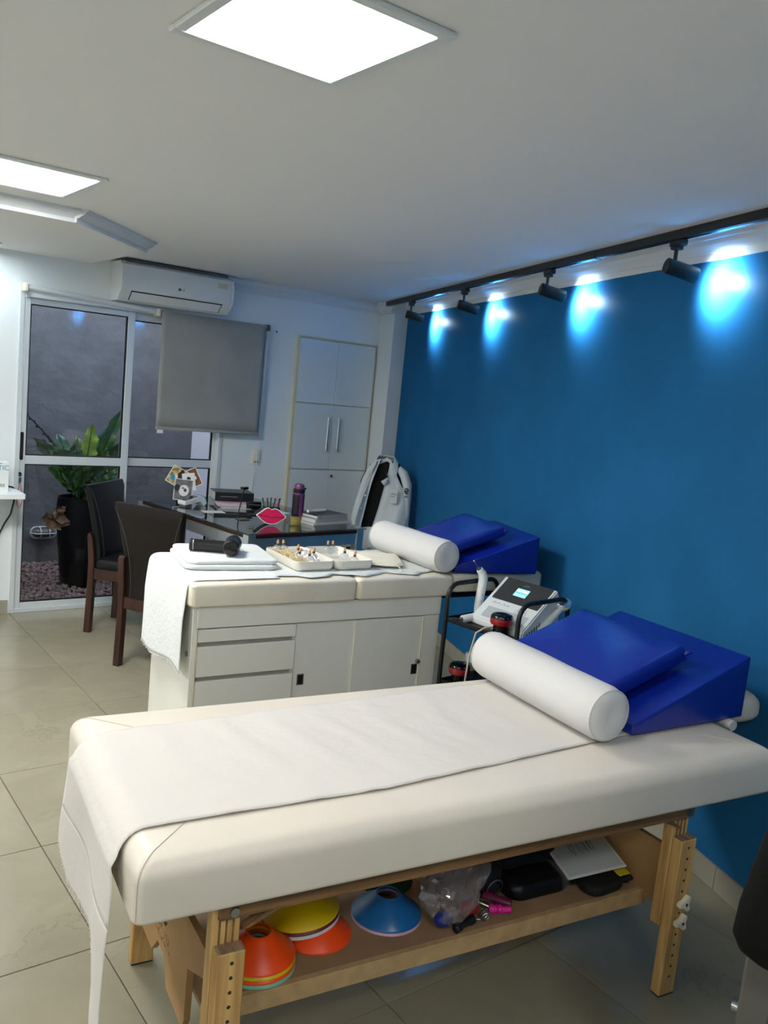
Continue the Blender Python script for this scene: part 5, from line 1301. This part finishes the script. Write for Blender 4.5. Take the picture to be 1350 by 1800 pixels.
def collar_(i, j):
    a = 2*math.pi*j; q = i; n1 = noise.noise(Vector((math.cos(a)*3, math.sin(a)*3, q*4+2)))
    r_ = (.030+.035*q)*(1+.45*n1); return shl(1.425+.03*q+r_*math.cos(a), 1.845+.02*q+r_*.6*math.sin(a), .150+.085*q+.02*n1)
h = B(); sheet(h, 10, 30, collar_); obj('bag_mouth', h, 'bag_film', bg_, ang=22)
h = B(); bmesh.ops.create_uvsphere(h, u_segments=14, v_segments=10, radius=.024, matrix=Matrix.Translation(shl(1.285, 1.738, .027)) @ Matrix.Diagonal((1.2, .9, .9, 1))); obj('dark_content', h, 'pen_blue', bg_)
h = B(); cushion(h, *[1.345-U0, 1.405-U0, 1.735-V0, 1.77-V0, SHZ+.012, SHZ+.05], .012, .012, .014, .004, 3, 3); obj('red_content', h, 'cup_red', bg_)
db = thing('rubber_knob', 'small black rubber dumbbell shaped piece on the table shelf edge', 'rubber piece', tw(1.340, 1.7165, SHZ), TA+R(16))
h = B(); tube(h, [(-.040, 0, .013), (-.036, 0, .013), (-.022, 0, .013), (-.012, 0, .013), (.0, 0, .013), (.012, 0, .013), (.022, 0, .013), (.036, 0, .013), (.040, 0, .013)], [.008, .013, .013, .0095, .009, .0095, .013, .013, .008], 14); obj('body', h, 'black_plastic', db)
hg = thing('hand_gripper', 'spring hand gripper with magenta and maroon handles on the shelf', 'hand gripper', tw(1.437, 1.752, SHZ), TA+R(-8))
h = B(); tube(h, [(-.055, -.018, .006), (-.050, -.03, .008), (-.035, -.036, .01)], .0024, 8); obj('wire_end', h, 'steel', hg)
h = B(); pts = []
for k in range(40): a = 2*math.pi*k/14; pts.append((-.018+.0125*math.cos(a), -.040+.0012*k*.6, .014+.0125*math.sin(a)))
tube(h, pts, .0024, 7); tube(h, [pts[-1], (.0, -.005, .016), (-.02, .03, .02), (-.03, .045, .02)], .0024, 7); obj('coil_spring', h, 'steel', hg)
h = B(); tube(h, [(-.05, .042, .022), (.0, .038, .020), (.022, .028, .016), (.030, .010, .012), (.012, .008, .014), (-.025, .038, .022)], .0026, 7); obj('wire_arm', h, 'steel', hg)
h = B(); tube(h, [(.010, .002, .010), (.022, -.002, .011), (.030, -.004, .011), (.040, -.007, .011), (.052, -.010, .011), (.070, -.014, .011)], [.010, .012, .009, .012, .009, .010], 14); obj('magenta_handle', h, 'magenta', hg)
for k in range(3):
    h = B(); lathe(h, [(.009, 0), (.0135, .001), (.0135, .004), (.009, .005)], 14, axes((.018+.010*k, -.001-.003*k, .0115), (0, 1, 0), (0, 0, 1)) ); obj('grip_ring', h, 'magenta', hg)
h = B(); tube(h, [(.022, .060, .012), (.040, .045, .013), (.055, .030, .013), (.070, .015, .013), (.082, .004, .012)], [.014, .016, .013, .016, .012], 14); obj('maroon_handle', h, 'maroon_plastic', hg)
# black bag, straps and rings
kb = thing('black_bag', 'black soft bag lying on the shelf under the massage table', 'bag', tw(U0, V0), TA)
h = B(); cushion(h, 1.54-U0, 1.80-U0, 1.84-V0, 2.08-V0, SHZ+.002, SHZ+.115, .05, .02, .05, .01, 5, 5)
for v_ in h.verts:
    n_ = noise.noise(v_.co*9); v_.co.z = SHZ+.002+(v_.co.z-SHZ-.002)*(.88+.25*n_); v_.co.y += .014*noise.noise(v_.co*11+Vector((3, 0, 0)))
obj('bag_body', h, 'strap_black', kb, ang=70)
h = B(); cushion(h, 1.535-U0, 1.755-U0, 1.755-V0, 1.90-V0, SHZ+.001, SHZ+.052, .022, .010, .04, .003, 4, 5); obj('front_flap', h, 'leather_black', kb, ang=70)
h = B(); tube(h, [tl(1.68, 1.79, SHZ+.022), tl(1.76, 1.775, SHZ+.028), tl(1.84, 1.765, SHZ+.022)], [.020, .019, .016], 10); obj('strap', h, 'leather_black', kb)
ak = thing('ankle_strap', 'black ankle strap with metal ring at right end of the shelf', 'ankle strap', tw(1.862, 1.742, SHZ), TA+R(6))
h = B(); cushion(h, -.085, .062, -.045, .045, .001, .034, .014, .008, .038, .002, 4, 5); obj('cuff', h, 'strap_black', ak, ang=70)
h = B(); tube(h, [(.055+.022*math.cos(R(15*k)), .004+.022*math.sin(R(15*k)), .020+.012*math.cos(R(15*k))) for k in range(24)], .0024, 7, closed=True); obj('ring', h, 'steel', ak)
ak = thing('strap_end', 'short black strap end beside the metal ring at the shelf corner', 'strap', tw(1.925, 1.745, SHZ), TA+R(-14))
h = B(); cushion(h, -.028, .045, -.022, .022, .012, .022, .004, .004, .008, .001, 3, 3); bx(h, -.02, .035, -.015, .015, 0, .013, .003); obj('webbing', h, 'strap_black', ak, ang=60)
ak = thing('ankle_strap', 'black strap with chrome ring hanging behind the clear bag', 'ankle strap', tw(1.508, 1.835, SHZ), TA)
h = B(); cushion(h, -.035, .025, -.03, .03, .001, .10, .02, .012, .02, .002, 4, 4); obj('cuff', h, 'strap_black', ak, ang=70)
h = B(); tube(h, [(-.008+.026*math.cos(R(15*k)), -.034-.004*math.sin(R(15*k)), .034+.026*math.sin(R(15*k))) for k in range(24)], .0024, 7, closed=True); obj('ring', h, 'steel', ak)
rc_ = thing('red_cloth', 'dark red cloth bundle behind the clear bag on the shelf', 'cloth', tw(1.405, 1.995, SHZ), TA)
h = B(); cushion(h, -.062, .062, -.08, .08, .001, .125, .05, .03, .06, .01, 5, 5)
for v_ in h.verts: v_.co.z = max(.001, v_.co.z*(1+.2*noise.noise(v_.co*12)))
obj('bundle', h, 'red_cloth', rc_, ang=70)
yt = B(); box(yt, (0, 0, .0), (.045, .026, .003), None, .001); tag(obj('yellow_tag', yt, 'yellow_tag', loc=tw(1.915, 1.72, SHZ+.046), rot=(R(6), 0, TA)), 'small yellow tag sticking out under the booklet', 'tag')
mgz = thing('booklet', 'grey booklet in a clear sleeve on top of the black bag', 'booklet', tw(1.838, 1.838, SHZ+.078), TA+R(-2)); mgz.rotation_euler = (R(15), R(-4), TA+R(-6))
h = B(); bx(h, -.105, .105, -.108, .112, 0, .006, .001); obj('pages', h, 'paper', mgz, smooth=False)
h = B(); bx(h, -.098, .098, -.102, .106, .0061, .0066); cvo = obj('cover_sheet', h, 'device_grey', mgz, smooth=False)
h = B(); scribble(h, axes((-.005, .0, .0069), (1, 0, 0), (0, 1, 0)), .11, .07, 12, .003, 31); scribble(h, axes((-.01, .04, .0069), (1, 0, 0), (0, 1, 0)), .10, .03, 10, .003, 32); obj('cover_print', h, 'paper_print', cvo, smooth=False)
h = B(); sheet(h, 6, 10, lambda i, j: (-.112-.03*i*math.sin(j*3), -.13+.275*j*.9, .006-.055*i+.01*math.sin(j*9))); obj('sleeve_edge', h, 'sleeve_film', mgz)

# ------------------------------------------------------------------ plant and lamp outside
PX, PY, PZ = 2.075, 6.45, .67
pl_t = thing('potted_fern', 'birds nest fern in tall black pot outside the glass door', 'plant', (PX, PY, 0))
h = B(); lathe(h, [(0, .0), (.112, .0), (.120, .01), (.150, .30), (.165, .48), (.168, .60), (.160, .665), (.150, .668), (.148, .64), (0, .635)], 36); obj('pot', h, 'pot_black', pl_t)
h = B(); lathe(h, [(.148, .632), (.06, .65), (0, .655)], 20); obj('soil', h, 'soil', pl_t)
def leaf(tip, w, mat, bend=.25, wave=.012, seed=0, base=None, fold=.25, nm='leaf'):
    b0 = Vector(base or (0, 0, .645)); tip = Vector(tip); mid = (b0+tip)*.5; out = Vector((tip.x-b0.x, tip.y-b0.y, 0)); mid = mid-out*bend*.6+Vector((0, 0, bend*.25))
    NL = 16; h = B(); rows = []
    for k in range(NL+1):
        t = k/NL; c_ = b0*(1-t)**2+mid*2*t*(1-t)+tip*t*t; d = ((mid-b0)*(1-t)+(tip-mid)*t).normalized()
        side = d.cross(Vector((out.y, -out.x, 0)).cross(d) if False else Vector((0, -1, .2))).normalized()
        if side.length < .1: side = Vector((1, 0, 0))
        nrm = side.cross(d).normalized()
        ww = w*(.28+.72*math.sin(math.pi*min(1, (t*.86+.06)))**.8)*(1 if t < .9 else max(.02, (1-t)/.1*.9+.05))
        row = []
        for j in range(-3, 4):
            q = j/3; wv = wave*math.sin(k*1.9+seed+(1.2 if j > 0 else 0))*abs(q)**1.5; q *= 1+.14*abs(q)*math.sin(k*2.3+seed*2)
            row.append(h.verts.new(c_+side*(q*ww)+nrm*(fold*abs(q)*ww+wv)))
        rows.append(row)
    for a, b_ in zip(rows[:-1], rows[1:]):
        for j in range(6): h.faces.new((a[j], a[j+1], b_[j+1], b_[j]))
    lf = obj(nm, h, mat, pl_t, ang=70)
    h = B(); tube(h, [(b0*(1-t)**2+mid*2*t*(1-t)+tip*t*t)+Vector((0, -.003, 0)) for t in [k/10 for k in range(11)]], [.006-.0045*k/10 for k in range(11)], 6); obj('midrib', h, 'midrib', lf)
    return lf
def lt(x, y, z): return (x-PX, y-PY, z)
for (tip, w, mt_, bd) in ((lt(2.12, 6.40, 1.225), .062, 'leaf_lime', .02), (lt(2.352, 6.42, 1.36), .050, 'leaf_mid', .04), (lt(2.27, 6.5, 1.20), .055, 'leaf_blue', .05), (lt(1.70, 6.40, 1.10), .055, 'leaf_dark', .22), (lt(1.80, 6.36, 1.06), .058, 'leaf_mid', .16), (lt(1.90, 6.5, 1.13), .060, 'leaf_blue', .10), (lt(1.98, 6.38, 1.07), .055, 'leaf_dark', .05), (lt(2.05, 6.52, 1.12), .055, 'leaf_mid', .02), (lt(2.30, 6.34, 1.08), .055, 'leaf_dark', .14), (lt(2.42, 6.45, 1.10), .055, 'leaf_dark', .20), (lt(2.22, 6.33, 1.05), .06, 'leaf_mid', .06), (lt(1.84, 6.60, .98), .055, 'leaf_dark', .2), (lt(1.80, 6.35, .90), .052, 'leaf_mid', .2), (lt(2.38, 6.38, .93), .055, 'leaf_dark', .2), (lt(2.16, 6.30, 1.02), .06, 'leaf_dark', .04), (lt(2.02, 6.28, 1.00), .06, 'leaf_mid', .04), (lt(1.92, 6.30, .98), .058, 'leaf_dark', .10), (lt(2.34, 6.62, 1.04), .05, 'leaf_blue', .12), (lt(2.10, 6.66, 1.10), .05, 'leaf_dark', .02)):
    leaf(tip, w, mt_, bd, .022, seed=tip[0]*40)
rl = random.Random(5)
for k in range(16):
    a_ = R(rl.uniform(0, 360)); rad = rl.uniform(.22, .34); zz = rl.uniform(.86, 1.08)
    leaf((rad*math.cos(a_), rad*.8*math.sin(a_), zz), rl.uniform(.045, .06), rl.choice(['leaf_dark', 'leaf_mid', 'leaf_dark', 'leaf_blue']), rl.uniform(.1, .24), .024, seed=k*1.7)
leaf(lt(1.80, 6.34, .57), .075, 'leaf_dry', -.75, .02, 3, fold=.5, nm='dry_leaf'); leaf(lt(1.86, 6.32, .60), .06, 'leaf_dry', -.6, .02, 7, fold=.5, nm='dry_leaf')
h = B(); pts = [lt(1.92, 6.40, .98), lt(1.85, 6.40, 1.06), lt(1.77, 6.40, 1.15), lt(1.70, 6.40, 1.22), lt(1.655, 6.40, 1.265)]
tube(h, [(0, 0, .65)]+pts, [.010, .009, .010, .006, .0055, .004], 8)
for k in range(9):
    t = k/8; p = Vector(pts[1]).lerp(Vector(pts[4]), t); bmesh.ops.create_icosphere(h, subdivisions=1, radius=.010, matrix=Matrix.Translation(p+Vector((.004*(-1)**k, 0, .006*(-1)**k))))
obj('withered_stalk', h, 'midrib', pl_t)
bl_ = thing('bulkhead_lamp', 'oval bulkhead lamp with white cage on the grey outside wall', 'wall lamp', (2.015, OY, .262))
h = B(); prism(h, rrect(.205, .095, .046, 8), 0, .022, axes((0, 0, 0), (1, 0, 0), (0, 0, 1))); obj('base', h, 'white_alu', bl_, ang=40)
h = B()
def dome(i, j):
    a = 2*math.pi*j; e = i; c_, s_ = math.cos(a), math.sin(a)
    return (.092*math.copysign(abs(c_)**.7, c_)*math.cos(e*1.45), -.022-.055*math.sin(e*1.45), .038*math.copysign(abs(s_)**.8, s_)*math.cos(e*1.45))
sheet(h, 8, 28, dome); bmesh.ops.remove_doubles(h, verts=h.verts[:], dist=1e-4); obj('glass_dome', h, 'grey_plastic', bl_)
for x in (-.035, .035):
    h = B(); tube(h, [(x, -.02, .046), (x, -.055, .042), (x, -.084, .018), (x, -.086, -.0), (x, -.084, -.018), (x, -.055, -.042), (x, -.02, -.046)], .0045, 8); obj('cage_bar', h, 'white_alu', bl_)
h = B(); tube(h, [(-.10, -.02, 0), (-.095, -.055, 0), (-.065, -.084, 0), (0, -.088, 0), (.065, -.084, 0), (.095, -.055, 0), (.10, -.02, 0)], .0045, 8); obj('cage_bar', h, 'white_alu', bl_)
h = B(); tube(h, [Vector((x, -.026, z)) for x, z in rrect(.205, .095, .046, 6)], .0055, 8, closed=True); obj('cage_rim', h, 'white_alu', bl_)
